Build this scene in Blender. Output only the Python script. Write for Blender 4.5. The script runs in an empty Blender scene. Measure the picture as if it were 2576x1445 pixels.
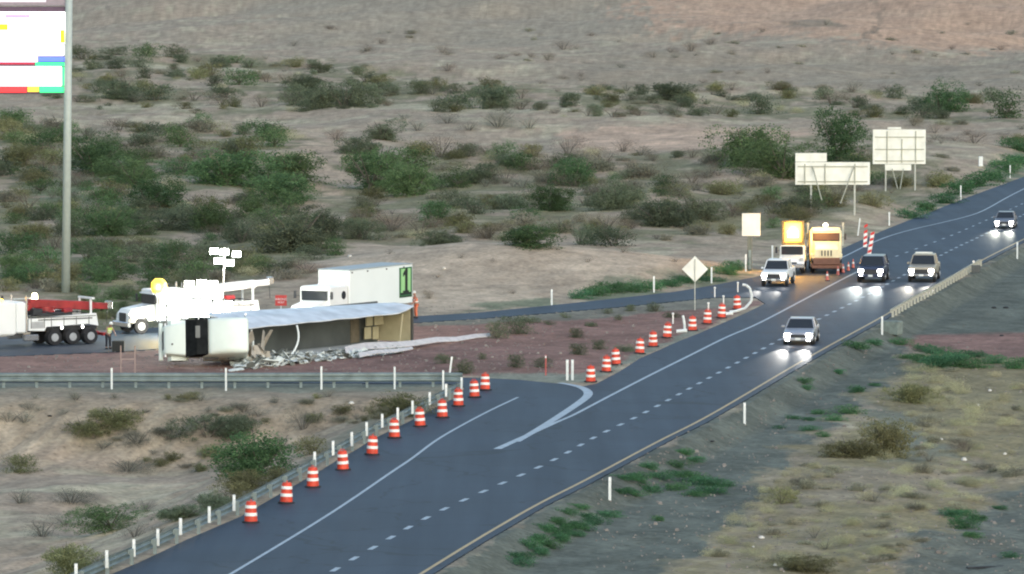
import bpy, math, random
import numpy as np
from mathutils import Vector, Matrix
random.seed(7)
rng = np.random.default_rng(7)
scene = bpy.context.scene
COL = scene.collection
R = math.radians

# ------------------------------------------------------------------ camera, sky, sun, exposure
CAM_H = 24.5                       # camera on a tall pole beside the highway
FPX, CX, CY, HOR = 13000.0, 1288.0, 722.5, -100.0
PITCH = math.atan((CY - HOR) / FPX)
cam = bpy.data.cameras.new('camera')
cam_o = bpy.data.objects.new('camera', cam); COL.objects.link(cam_o)
cam_o.location = (0, 0, CAM_H)
cam_o.rotation_euler = (R(90) - PITCH, 0, 0)
cam.sensor_width = 36.0
cam.lens = 36.0 * FPX / 2576.0
cam.clip_start = 1.0
cam.clip_end = 40000.0
scene.camera = cam_o

w = bpy.data.worlds.new("World"); scene.world = w; w.use_nodes = True
nt = w.node_tree
bg = nt.nodes['Background']
sky = nt.nodes.new('ShaderNodeTexSky'); sky.sky_type = 'NISHITA'
sky.sun_disc = False
SUN_EL, SUN_AZ = R(24), R(155)      # low sun behind thin cloud, behind and right of the camera
sky.sun_elevation = SUN_EL; sky.sun_rotation = SUN_AZ
sky.air_density = 1.3; sky.dust_density = 1.0; sky.ozone_density = 1.5
nt.links.new(sky.outputs[0], bg.inputs[0]); bg.inputs[1].default_value = 0.10
sun = bpy.data.lights.new('sun', 'SUN'); sun.energy = 0.6; sun.angle = R(50); sun.color = (1, 0.95, 0.88)
sun_o = bpy.data.objects.new('sun', sun); COL.objects.link(sun_o)
sd = Vector((math.sin(SUN_AZ) * math.cos(SUN_EL), math.cos(SUN_AZ) * math.cos(SUN_EL), math.sin(SUN_EL)))
sun_o.rotation_euler = sd.to_track_quat('Z', 'Y').to_euler()
scene.view_settings.view_transform = 'Standard'
scene.view_settings.look = 'None'
scene.view_settings.exposure = 1.2
scene.view_settings.gamma = 1.0
scene.cycles.filter_width = 2.1      # the camera's soft optics
scene.cycles.max_bounces = 5
scene.cycles.sample_clamp_indirect = 6.0

# ------------------------------------------------------------------ helpers
def tag(o, label=None, cat=None, group=None, kind=None):
    if label: o['label'] = label
    if cat: o['category'] = cat
    if group: o['group'] = group
    if kind: o['kind'] = kind
    return o

MATS = {}
def mat(name, col, rough=0.6, metal=0.0, var=0.12, scale=3.0, bump=0.0, emis=None, estr=0.0, spec=0.5):
    if name in MATS: return MATS[name]
    m = bpy.data.materials.new(name); m.use_nodes = True
    n = m.node_tree.nodes; l = m.node_tree.links
    b = n['Principled BSDF']
    b.inputs['Roughness'].default_value = rough
    b.inputs['Metallic'].default_value = metal
    b.inputs['Specular IOR Level'].default_value = spec
    tc = n.new('ShaderNodeTexCoord'); nz = n.new('ShaderNodeTexNoise')
    nz.inputs['Scale'].default_value = scale; nz.inputs['Detail'].default_value = 5
    l.new(tc.outputs['Object'], nz.inputs['Vector'])
    mr = n.new('ShaderNodeMapRange')
    mr.inputs[1].default_value = 0.3; mr.inputs[2].default_value = 0.7
    mr.inputs[3].default_value = 1 - var; mr.inputs[4].default_value = 1 + var
    l.new(nz.outputs['Fac'], mr.inputs[0])
    vm = n.new('ShaderNodeVectorMath'); vm.operation = 'SCALE'
    vm.inputs[0].default_value = col[:3]
    l.new(mr.outputs[0], vm.inputs['Scale'])
    l.new(vm.outputs[0], b.inputs['Base Color'])
    if bump:
        bp = n.new('ShaderNodeBump'); bp.inputs['Strength'].default_value = bump
        bp.inputs['Distance'].default_value = 0.05
        l.new(nz.outputs['Fac'], bp.inputs['Height']); l.new(bp.outputs[0], b.inputs['Normal'])
    if emis:
        b.inputs['Emission Color'].default_value = (*emis, 1)
        b.inputs['Emission Strength'].default_value = estr
    MATS[name] = m
    return m

class MB:
    """collects boxes, tubes and prisms; build() links them as ONE mesh object"""
    def __init__(s): s.v = []; s.f = []
    def add(s, vs, fs, M=None):
        o = len(s.v)
        for p in vs:
            p = Vector(p)
            s.v.append(tuple(M @ p) if M else tuple(p))
        s.f += [tuple(i + o for i in q) for q in fs]
        return s
    def box(s, c, d, M=None, ch=0.0, top=(1, 1)):
        x, y, z = [k / 2 for k in d]
        if ch <= 0:
            tx, ty = top
            vs = [(-x, -y, -z), (x, -y, -z), (x, y, -z), (-x, y, -z), (-x*tx, -y*ty, z), (x*tx, -y*ty, z), (x*tx, y*ty, z), (-x*tx, y*ty, z)]
            fs = [(3, 2, 1, 0), (4, 5, 6, 7), (0, 1, 5, 4), (1, 2, 6, 5), (2, 3, 7, 6), (3, 0, 4, 7)]
        else:
            ch = min(ch, x * .9, y * .9, z * .9); vs = []; fs = []
            for (zz, e) in ((-z, ch), (-z + ch, 0), (z - ch, 0), (z, ch)):
                a, b = x - e, y - e; q = ch * .6
                vs += [(-a + q, -b, zz), (a - q, -b, zz), (a, -b + q, zz), (a, b - q, zz), (a - q, b, zz), (-a + q, b, zz), (-a, b - q, zz), (-a, -b + q, zz)]
            fs.append(tuple(range(7, -1, -1))); fs.append(tuple(range(24, 32)))
            for r in range(3):
                for i in range(8):
                    j = (i + 1) % 8
                    fs.append((r*8+i, r*8+j, r*8+8+j, r*8+8+i))
        vs = [(p[0] + c[0], p[1] + c[1], p[2] + c[2]) for p in vs]
        return s.add(vs, fs, M)
    def tube(s, p0, p1, r0, r1=None, n=10, M=None, cap=True):
        r1 = r0 if r1 is None else r1
        p0, p1 = Vector(p0), Vector(p1)
        d = (p1 - p0).normalized()
        a = d.orthogonal().normalized(); b = d.cross(a)
        vs = []
        for (p, r) in ((p0, r0), (p1, r1)):
            for i in range(n):
                t = 2 * math.pi * i / n
                vs.append(p + a * (r * math.cos(t)) + b * (r * math.sin(t)))
        fs = [(i, (i+1) % n, n + (i+1) % n, n + i) for i in range(n)]
        if cap: fs += [tuple(range(n - 1, -1, -1)), tuple(range(n, 2 * n))]
        return s.add(vs, fs, M)
    def path(s, pts, r, n=8, M=None):
        for a, b in zip(pts[:-1], pts[1:]): s.tube(a, b, r, n=n, M=M)
        return s
    def lathe(s, prof, n=20, M=None, c=(0, 0, 0)):
        vs = []; fs = []
        for (r, z) in prof:
            for i in range(n):
                t = 2 * math.pi * i / n
                vs.append((c[0] + r * math.cos(t), c[1] + r * math.sin(t), c[2] + z))
        for k in range(len(prof) - 1):
            for i in range(n):
                j = (i + 1) % n
                fs.append((k*n+i, k*n+j, k*n+n+j, k*n+n+i))
        fs.append(tuple(range(n - 1, -1, -1))); fs.append(tuple((len(prof)-1)*n + i for i in range(n)))
        return s.add(vs, fs, M)
    def prism(s, prof, y0, y1, M=None, ins=None):
        """side profile [(x,z)] extruded from y0 to y1; ins: per-point inset of y"""
        n = len(prof); ins = ins or [0] * n
        vs = [(p[0], y0 + i_, p[1]) for p, i_ in zip(prof, ins)] + [(p[0], y1 - i_, p[1]) for p, i_ in zip(prof, ins)]
        fs = [tuple(range(n)), tuple(range(2*n-1, n-1, -1))]
        fs += [((i+1) % n, i, n + i, n + (i+1) % n) for i in range(n)]
        return s.add(vs, fs, M)
    def quad(s, a, b, c, d, M=None): return s.add([a, b, c, d], [(0, 1, 2, 3)], M)
    def build(s, name, m, parent=None, smooth=False, matrix=None):
        me = bpy.data.meshes.new(name); me.from_pydata(s.v, [], s.f); me.update()
        if m: me.materials.append(m)
        if smooth:
            me.polygons.foreach_set('use_smooth', [True] * len(me.polygons))
        o = bpy.data.objects.new(name, me); COL.objects.link(o)
        if parent: o.parent = parent
        if matrix is not None: o.matrix_world = matrix
        return o

def empty(name, loc=(0, 0, 0), rz=0, sc=1.0):
    o = bpy.data.objects.new(name, None); COL.objects.link(o)
    o.location = loc; o.rotation_euler = (0, 0, rz); o.scale = (sc, sc, sc)
    o.empty_display_size = 0.3
    return o

def copy_tree(o, parent=None):
    c = o.copy(); COL.objects.link(c); c.parent = parent
    for ch in list(o.children): copy_tree(ch, c)
    return c

# ------------------------------------------------------------------ pixel -> ground
CP, SP = math.cos(PITCH), math.sin(PITCH)
def ray(px, py):
    x = (px - CX) / FPX; y = -(py - CY) / FPX
    return Vector((x, CP + y * SP, -SP + y * CP))
def G0(px, py, z=0.0):
    d = ray(px, py); t = (z - CAM_H) / d.z
    return Vector((d.x * t, d.y * t, z))
def S(py): return (py - HOR) / CAM_H            # pixels per metre for a thing standing at that row

# ------------------------------------------------------------------ noise
def _hash(ix, iy, seed):
    h = (ix.astype(np.int64) * 374761393 + iy.astype(np.int64) * 668265263 + seed * 974711) & 0xffffffff
    h = ((h ^ (h >> 13)) * 1274126177) & 0xffffffff
    h = h ^ (h >> 16)
    return (h & 0xffff) / 65535.0
def vnoise(x, y, seed=0):
    ix = np.floor(x); iy = np.floor(y); fx = x - ix; fy = y - iy
    fx = fx * fx * (3 - 2 * fx); fy = fy * fy * (3 - 2 * fy)
    a = _hash(ix, iy, seed); b = _hash(ix + 1, iy, seed); c = _hash(ix, iy + 1, seed); d = _hash(ix + 1, iy + 1, seed)
    return (a * (1 - fx) + b * fx) * (1 - fy) + (c * (1 - fx) + d * fx) * fy
def fbm(x, y, seed=0, oct=4):
    s = 0; a = 0.5; t = 0
    for k in range(oct):
        s = s + a * vnoise(x, y, seed + k * 17); t += a; a *= 0.5; x = x * 2.03 + 5.1; y = y * 2.03 + 3.7
    return s / t
def sstep(a, b, x):
    t = np.clip((x - a) / (b - a), 0, 1); return t * t * (3 - 2 * t)

def pip(P, X, Y):
    """point in polygon, vectorised"""
    ins = np.zeros(X.shape, bool)
    n = len(P)
    for i in range(n):
        x0, y0 = P[i][:2]; x1, y1 = P[(i + 1) % n][:2]
        if y0 == y1: continue
        c = ((y0 > Y) != (y1 > Y)) & (X < (x1 - x0) * (Y - y0) / (y1 - y0) + x0)
        ins ^= c
    return ins
def pdist(P, X, Y, closed=True):
    d = np.full(X.shape, 1e18)
    n = len(P)
    for i in range(n if closed else n - 1):
        x0, y0 = P[i][:2]; x1, y1 = P[(i + 1) % n][:2]
        dx, dy = x1 - x0, y1 - y0; L = dx * dx + dy * dy + 1e-9
        t = np.clip(((X - x0) * dx + (Y - y0) * dy) / L, 0, 1)
        np.minimum(d, (X - x0 - t * dx) ** 2 + (Y - y0 - t * dy) ** 2, out=d)
    return np.sqrt(d)
def PL(pts, z=0.0): return [G0(x, y, z) for x, y in pts]
def smooth_pts(P, sub=6):
    """Catmull-Rom through world points"""
    out = []
    Q = [P[0] * 2 - P[1]] + list(P) + [P[-1] * 2 - P[-2]]
    for i in range(1, len(Q) - 2):
        p0, p1, p2, p3 = Q[i-1], Q[i], Q[i+1], Q[i+2]
        for k in range(sub):
            t = k / sub
            out.append(0.5 * ((2 * p1) + (p2 - p0) * t + (2*p0 - 5*p1 + 4*p2 - p3) * t*t + (3*p1 - p0 - 3*p2 + p3) * t**3))
    out.append(P[-1].copy())
    return out
def relax(P, it=3):
    P = [p.copy() for p in P]
    for _ in range(it):
        P = [P[0]] + [(P[i-1] + P[i] * 2 + P[i+1]) / 4 for i in range(1, len(P) - 1)] + [P[-1]]
    return P

# ------------------------------------------------------------------ road outlines (traced rows of the road, laid on the road plane)
YEL = [(200, 1980), (600, 1730), (1058, 1445), (1192, 1362), (1350, 1270), (1455, 1218), (1573, 1155), (1673, 1102), (1755, 1062), (1850, 1008), (1959, 943), (2082, 872), (2214, 801), (2277, 763), (2343, 728), (2450, 666), (2513, 633), (2576, 602), (2720, 532), (2900, 450)]
EDGE_R = [(x + 0.42 * S(y), y + 2) for x, y in YEL]
EDGE_L = [(-1000, 1985), (-400, 1715), (60, 1545), (205, 1480), (282, 1444), (350, 1415), (410, 1387), (467, 1359), (539, 1328), (605, 1300), (803, 1186), (849, 1158), (896, 1132), (933, 1108), (972, 1088), (1011, 1070), (1048, 1051), (1091, 1029), (1132, 1008), (1165, 990), (1168, 974)]
RAMP_IN = [(1130, 966), (600, 962), (0, 962), (-900, 962)]      # near edge of the turned ramp (under the straight guardrail)
RAMP_TOP = [(-900, 946), (0, 946), (600, 946), (1100, 948), (1236, 952), (1308, 956), (1379, 963), (1430, 967)]
GORE_L = [(1468, 972), (1500, 966), (1560, 934), (1610, 902), (1660, 880), (1700, 862), (1760, 838), (1830, 808), (1880, 786), (1925, 764)]
P2_LOW = [(1900, 748), (1800, 748), (1700, 758), (1550, 773), (1400, 786), (1200, 802), (1040, 812), (900, 830), (700, 858), (300, 885), (0, 896), (-900, 905)]
P2_UP = [(-900, 858), (0, 848), (300, 832), (600, 808), (800, 798), (1040, 796), (1200, 787), (1400, 767), (1550, 751), (1700, 734), (1800, 717), (1900, 697), (2000, 668), (2120, 625), (2234, 575), (2355, 528), (2417, 503), (2573, 446), (2900, 330)]
main_poly = EDGE_L + RAMP_IN + RAMP_TOP + GORE_L + P2_LOW + P2_UP + EDGE_R[::-1]
ROAD = PL(main_poly)
WASH = PL([(-3000, 990), (-900, 990), (0, 990), (1100, 990), (1150, 1000)] + [(x - 14, y + 4) for x, y in EDGE_L[-3::-1]] + [(-3000, 2600)])
RIGHT = PL([(x + 20, y + 4) for x, y in EDGE_R] + [(6000, 450), (6000, 2600), (0, 2600)])

# ------------------------------------------------------------------ terrain grid
py_rows = np.concatenate([np.linspace(2600, 1700, 60)[:-1], np.linspace(1700, -20, 980), [-40, -55, -68, -78, -86]])
Yr = np.concatenate([FPX * CAM_H / (py_rows - HOR), [30000.]])
Yr = np.concatenate([[5, 30, 60, 90], Yr])
uc = np.concatenate([[-4, -2, -1, -.6, -.4, -.25, -.19, -.15], (np.linspace(-260, 2836, 780) - CX) / FPX, [.15, .19, .25, .4, .6, 1, 2, 4]])
U, YY = np.meshgrid(uc, Yr)
YB = np.where(YY < 150, 150, YY)
XX = U * YB
def height(X, Y):
    dr = pdist(ROAD, X, Y)
    inr = pip(ROAD, X, Y)
    far = sstep(390, 520, Y)
    h = (fbm(X / 9, Y / 14, 3, 4) - .5) * .7
    h = h + far * (fbm(X / 38, Y / 55, 11, 4) - .5) * 5.0
    h = h + sstep(650, 1400, Y) * (fbm(X / 160, Y / 260, 23, 4) - .5) * 26.0
    h = h + np.maximum(Y - 520, 0) * 0.0125 + np.maximum(Y - 1300, 0) * 0.03
    # pale mound behind the ramp
    def mound(px, py, wx, wy, a):
        c = G0(px, py); return a * np.exp(-((X - c.x) / wx) ** 2 - ((Y - c.y) / wy) ** 2)
    h = h + mound(1150, 690, 11, 16, 1.9) + mound(1600, 690, 13, 18, 1.0) + mound(2300, 560, 9, 14, .5)
    # lower wash at left, reached by an eroded bank
    w_in = pip(WASH, X, Y); wd = np.where(w_in, pdist(WASH, X, Y), 0)
    rill = fbm((X - Y * .55) / 1.6, Y / 11, 41, 4) - .5
    wsh = -3.1 * sstep(0.5, 12, wd) + rill * .75 * sstep(1, 5, wd) * (1 - sstep(8, 16, wd)) + (fbm(X / 5, Y / 9, 51, 3) - .5) * .9 * sstep(6, 15, wd)
    r_in = pip(RIGHT, X, Y); rd = np.where(r_in, dr, 0)
    rt = -0.75 * sstep(.2, 2.6, rd) - .5 * sstep(8, 22, rd) + (fbm(X / 3.2, Y / 6, 61, 3) - .5) * .9 * sstep(9, 18, rd)
    k = np.where(inr, 0, sstep(0.4, 7, dr))
    h = h * k + wsh + rt
    return np.where(inr, -0.10, np.where(dr < 0.5, -0.03, h - .02)), dr, inr
H_, DR, INR = height(XX, YB)
fw = YB * CP - (H_ - CAM_H) * SP
PYG = CY - FPX * (YB * SP + (H_ - CAM_H) * CP) / fw      # screen row of every grid vertex (used only to find ground points)
PYMIN = np.minimum.accumulate(PYG[4:], axis=0)
def G(px, py):
    u = (px - CX) / FPX
    j = int(np.clip(np.searchsorted(uc, u), 1, len(uc) - 1))
    if abs(uc[j-1] - u) < abs(uc[j] - u): j -= 1
    col = PYMIN[:, j]
    i = int(np.argmax(col <= py)) if (col <= py).any() else len(col) - 8
    i = max(i, 1)
    a, b = PYG[4 + i - 1, j], PYG[4 + i, j]
    t = 0 if a == b else min(max((a - py) / (a - b), 0), 1)
    Y = Yr[4+i-1] * (1 - t) + Yr[4+i] * t
    h = H_[4+i-1, j] * (1 - t) + H_[4+i, j] * t
    if INR[4+i, j]: h = 0.0; Y = G0(px, py).y
    f = Y * CP - (h - CAM_H) * SP
    return Vector(((px - CX) / FPX * f, Y, h))
def GZ(X, Y):
    """terrain height at a world point"""
    u = X / Y; j = int(np.clip(np.searchsorted(uc, u), 1, len(uc) - 1)); i = int(np.clip(np.searchsorted(Yr, Y), 1, len(Yr) - 1))
    ty = (Y - Yr[i-1]) / (Yr[i] - Yr[i-1]); tx = (u - uc[j-1]) / (uc[j] - uc[j-1])
    if INR[i, j] and INR[i-1, j-1]: return 0.0
    return float((H_[i-1, j-1] * (1-tx) + H_[i-1, j] * tx) * (1-ty) + (H_[i, j-1] * (1-tx) + H_[i, j] * tx) * ty)

# ---- ground colours: real materials of the ground (sand, red gravel, grey gravel, dry field, leaf litter)
def W(poly): return [G(x, y) for x, y in poly]
SAND = np.array((.345, .292, .247)); SAND2 = np.array((.25, .222, .188)); PINK = np.array((.43, .30, .235))
RED = np.array((.200, .128, .122)); GREY = np.array((.108, .126, .120)); STRAW = np.array((.205, .188, .125))
DUFF = np.array((.145, .152, .095)); PALE = np.array((.42, .40, .32)); SHO = np.array((.16, .18, .165)); GRN = np.array((.10, .145, .10))
jx = (fbm(XX / 2.5, YB / 4, 71, 4) - .5); jy = (fbm(XX / 2.5, YB / 4, 72, 4) - .5)
fine = fbm(XX / .8, YB / 1.2, 73, 3); mid = fbm(XX / 4, YB / 7, 74, 4); big = fbm(XX / 22, YB / 45, 75, 4)
C = SAND[None, None] * (1 + 0 * XX[..., None])
def mixc(C, col, m):
    m = np.clip(m, 0, 1)[..., None]; return C * (1 - m) + col * m
C = mixc(C, SAND2, sstep(.42, .62, mid) * .8)
C = mixc(C, PALE, sstep(.57, .68, fbm(XX / 6, YB / 5, 81, 4)) * .55)
SOFT = [(0, 0), (1, .4), (-1, -.4), (.4, -1), (-.4, 1)]
def region(poly, col, jit=1.5, amt=1.0, brk=None):
    global C
    P = W(poly)
    sc = np.clip(YB / 300, 1, 6)
    m = 0
    for q in range(5):
        a, b_ = SOFT[q]
        m = m + pip(P, XX + (jx * jit * 5 + a * jit * .5) * sc, YB + (jy * jit * 10 + b_ * jit * 1.6) * sc) * .2
    m = m * amt
    if brk is not None: m = m * sstep(brk[0], brk[1], brk[2])
    C = mixc(C, col, m)
region([(-300, 310), (420, 330), (760, 330), (800, 460), (860, 560), (840, 640), (700, 720), (-300, 730)], DUFF, 2, .85, (.3, .5, mid))
region([(850, 400), (1200, 385), (1500, 400), (1900, 350), (2200, 330), (2300, 420), (2400, 470), (2250, 530), (2000, 600), (1500, 625), (850, 605)], DUFF, 2, .8, (.32, .52, mid))
region([(180, 100), (900, 160), (1200, 215), (1900, 215), (2576, 235), (2576, 310), (1200, 280), (180, 275)], DUFF, 2, .75, (.38, .55, mid))
region([(1500, -60), (2900, -60), (2900, 130), (2300, 125), (2000, 90), (1650, 70)], PINK, 2, .8)
region([(600, -60), (1500, -60), (1650, 110), (700, 120)], SAND2 * 1.15, 2, .8)
region([(1500, 130), (2600, 140), (2600, 215), (1300, 205)], SAND2 * 1.05, 2, .8)
region([(1450, 330), (1700, 315), (2050, 325), (2000, 350), (1850, 372), (1500, 382), (1420, 370)], np.array((.43, .33, .275)), 1, .9)
region([(730, 330), (830, 330), (870, 420), (890, 500), (820, 500), (790, 400)], np.array((.38, .31, .26)), 1, .8)
region([(510, 480), (600, 480), (600, 535), (520, 540)], SAND, .5, 1)
region([(850, 620), (1100, 612), (1300, 622), (1900, 640), (1900, 690), (1650, 725), (1380, 760), (1050, 790), (880, 700), (800, 660)], SAND * 1.18, 1.2, .9)
region([(1180, 770), (1400, 745), (1500, 715), (1750, 690), (1880, 660), (1900, 700), (1700, 738), (1400, 768), (1180, 788)], GRN, .6, .75, (.35, .5, mid))
region([(2240, 560), (2420, 480), (2600, 380), (2600, 430), (2400, 505), (2250, 570)], GRN, .5, .8, (.3, .5, mid))
region([(1540, 1200), (1640, 1150), (1760, 1165), (1850, 1215), (1790, 1255), (1560, 1255)], GRN, .5, .75, (.35, .5, mid))
region([(1290, 1425), (1290, 1380), (1400, 1300), (1530, 1280), (1530, 1310), (1430, 1370), (1330, 1430)], GRN, .5, .75, (.35, .5, mid))
region([(2250, 900), (2500, 880), (2576, 930), (2400, 940), (2290, 915)], GRN, .5, .7, (.35, .5, mid))
for a_, b_, c_, d_ in ((180, 264, 1180, 282), (860, 268, 1700, 300), (1150, 300, 1400, 345), (30, 300, 700, 306), (60, 1115, 560, 1108), (30, 1235, 640, 1218), (1500, 235, 2500, 228), (200, 168, 700, 178)):
    region([(a_, b_ - 3), ((a_ + c_) / 2, (b_ + d_) / 2 - 8), (c_, d_ - 2), (c_, d_ + 4), ((a_ + c_) / 2, (b_ + d_) / 2), (a_, b_ + 4)], PALE * .95, .6, .8)
region([(2214, -40), (2222, -40), (2216, 50), (2200, 85), (2175, 110), (2180, 90), (2206, 60)], SAND2 * .55, .3, .8)
region([(2000, 50), (2120, 60), (2110, 72), (1980, 70)], SAND2 * .8, .6, .8)
region([(100, 380), (420, 420), (500, 520), (300, 560), (80, 500)], GRN * 1.15, 3, .6, (.4, .55, mid))
region([(1880, 1280), (2000, 1180), (2250, 1150), (2300, 1190), (2060, 1280), (1900, 1400)], STRAW * 1.25, 2, .6, (.4, .55, mid))
region([(1950, 1300), (2250, 1250), (2400, 1200), (2300, 1300), (2050, 1420), (1850, 1440)], GREY * 1.25, 2, .6, (.45, .6, mid))
region([(-900, 958), (1140, 962), (1150, 984), (-900, 984)], SHO, .15, 1)
region([(180, 740), (380, 740), (600, 750), (640, 800), (300, 835), (180, 840)], DUFF * .9, 1, .9)
region([(-400, 895), (300, 885), (700, 862), (1040, 815), (1400, 790), (1800, 752), (1915, 756), (1760, 830), (1600, 895), (1490, 955), (1240, 948), (-400, 942)], RED, .25, 1)
region([(1040, 812), (1400, 786), (1800, 748), (1900, 748), (1850, 770), (1600, 792), (1400, 806), (1040, 822)], SHO * .95, .3, .8)
region([(1230, 938), (1440, 942), (1500, 935), (1620, 880), (1750, 826), (1770, 832), (1600, 905), (1490, 965), (1400, 968), (1230, 952)], SHO * 1.2, .25, .9)
region([(0, 979), (1150, 979), (1170, 1000), (1050, 1060), (900, 1120), (800, 1130), (400, 1080), (-300, 1060), (-300, 979)], SAND2 * .95, 1, .7)
region([(605, 1262), (900, 1105), (1170, 965), (1150, 960), (880, 1080), (700, 1190), (560, 1260), (150, 1440), (190, 1470)], np.array((.19, .19, .16)), .3, .8)
region([(900, 1800), (1058, 1460), (1350, 1275), (1573, 1165), (1850, 1015), (2082, 878), (2214, 808), (2450, 672), (2620, 590), (2900, 500), (2900, 850), (2300, 850), (2260, 900), (2330, 930), (2250, 960), (2100, 1060), (1950, 1200), (1880, 1290), (1780, 1380), (1640, 1460), (1500, 1800)], GREY, .6, 1)
region([(2255, 862), (2350, 838), (2900, 846), (2900, 925), (2500, 905), (2330, 888)], RED * 1.05, .4, 1)
region([(2290, 900), (2350, 890), (2480, 905), (2900, 930), (2900, 1190), (2576, 1200), (2450, 1290), (2250, 1460), (2000, 1800), (1500, 1800), (1660, 1450), (1790, 1380), (1880, 1290), (1950, 1200), (2100, 1070), (2250, 960)], STRAW, 1.2, .95)
region([(2000, 1150), (2300, 1180), (2500, 1150), (2576, 1120), (2576, 1180), (2300, 1260), (2050, 1300), (1850, 1500), (1750, 1500), (1950, 1300)], SAND2 * .95, 1.5, .75)
region([(2150, 1010), (2300, 1040), (2420, 1150), (2250, 1160), (2180, 1090)], GREY * 1.5, 1.2, .7)
region([(2900, 1190), (2560, 1215), (2400, 1310), (2250, 1460), (2150, 1800), (2900, 1800)], GREY * 1.08, .8, .95)
C = C * (0.74 + .52 * fine)[..., None] * (0.74 + .54 * mid)[..., None]
C = np.clip(C * np.array((1.28, 1.18, .98)), .01, .9)

def terrain():
    nr, nc = XX.shape
    co = np.empty((nr * nc, 3), np.float32)
    co[:, 0] = XX.ravel(); co[:, 1] = np.where(YY < 150, YY, YB).ravel(); co[:, 2] = H_.ravel()
    a = (np.arange(nr - 1)[:, None] * nc + np.arange(nc - 1)[None]).ravel()
    q = np.stack([a, a + 1, a + nc + 1, a + nc], 1).astype(np.int32)
    me = bpy.data.meshes.new('desert_ground')
    me.vertices.add(len(co)); me.vertices.foreach_set('co', co.ravel())
    me.loops.add(q.size); me.loops.foreach_set('vertex_index', q.ravel())
    me.polygons.add(len(q)); me.polygons.foreach_set('loop_start', np.arange(len(q), dtype=np.int32) * 4)
    me.polygons.foreach_set('use_smooth', np.ones(len(q), bool))
    me.update(calc_edges=True)
    at = me.color_attributes.new('Col', 'FLOAT_COLOR', 'POINT')
    c4 = np.ones((len(co), 4), np.float32); c4[:, :3] = C.reshape(-1, 3)
    at.data.foreach_set('color', c4.ravel())
    m = bpy.data.materials.new('desert_soil'); m.use_nodes = True
    n = m.node_tree.nodes; l = m.node_tree.links; b = n['Principled BSDF']
    b.inputs['Roughness'].default_value = .95; b.inputs['Specular IOR Level'].default_value = .15
    ca = n.new('ShaderNodeVertexColor'); ca.layer_name = 'Col'
    tc = n.new('ShaderNodeTexCoord')
    def nz(sc, det, lo, hi):
        t = n.new('ShaderNodeTexNoise'); t.inputs['Scale'].default_value = sc; t.inputs['Detail'].default_value = det
        l.new(tc.outputs['Object'], t.inputs['Vector'])
        r = n.new('ShaderNodeMapRange'); r.inputs[1].default_value = .3; r.inputs[2].default_value = .7
        r.inputs[3].default_value = lo; r.inputs[4].default_value = hi
        l.new(t.outputs['Fac'], r.inputs[0]); return t, r
    t1, r1 = nz(3.2, 6, .78, 1.22); t2, r2 = nz(.45, 5, .84, 1.16)
    mu = n.new('ShaderNodeMath'); mu.operation = 'MULTIPLY'; l.new(r1.outputs[0], mu.inputs[0]); l.new(r2.outputs[0], mu.inputs[1])
    vo = n.new('ShaderNodeTexVoronoi'); vo.inputs['Scale'].default_value = 1.7; l.new(tc.outputs['Object'], vo.inputs['Vector'])
    rv = n.new('ShaderNodeMapRange'); rv.inputs[1].default_value = .06; rv.inputs[2].default_value = .22; rv.inputs[3].default_value = .62; rv.inputs[4].default_value = 1
    l.new(vo.outputs['Distance'], rv.inputs[0])
    m2 = n.new('ShaderNodeMath'); m2.operation = 'MULTIPLY'; l.new(mu.outputs[0], m2.inputs[0]); l.new(rv.outputs[0], m2.inputs[1])
    vm = n.new('ShaderNodeVectorMath'); vm.operation = 'SCALE'; l.new(ca.outputs[0], vm.inputs[0]); l.new(m2.outputs[0], vm.inputs['Scale'])
    l.new(vm.outputs[0], b.inputs['Base Color'])
    bp = n.new('ShaderNodeBump'); bp.inputs['Strength'].default_value = .7; bp.inputs['Distance'].default_value = .12
    l.new(t1.outputs['Fac'], bp.inputs['Height']); l.new(bp.outputs[0], b.inputs['Normal'])
    me.materials.append(m)
    o = bpy.data.objects.new('ground', me); COL.objects.link(o); tag(o, kind='structure')
terrain()

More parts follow.
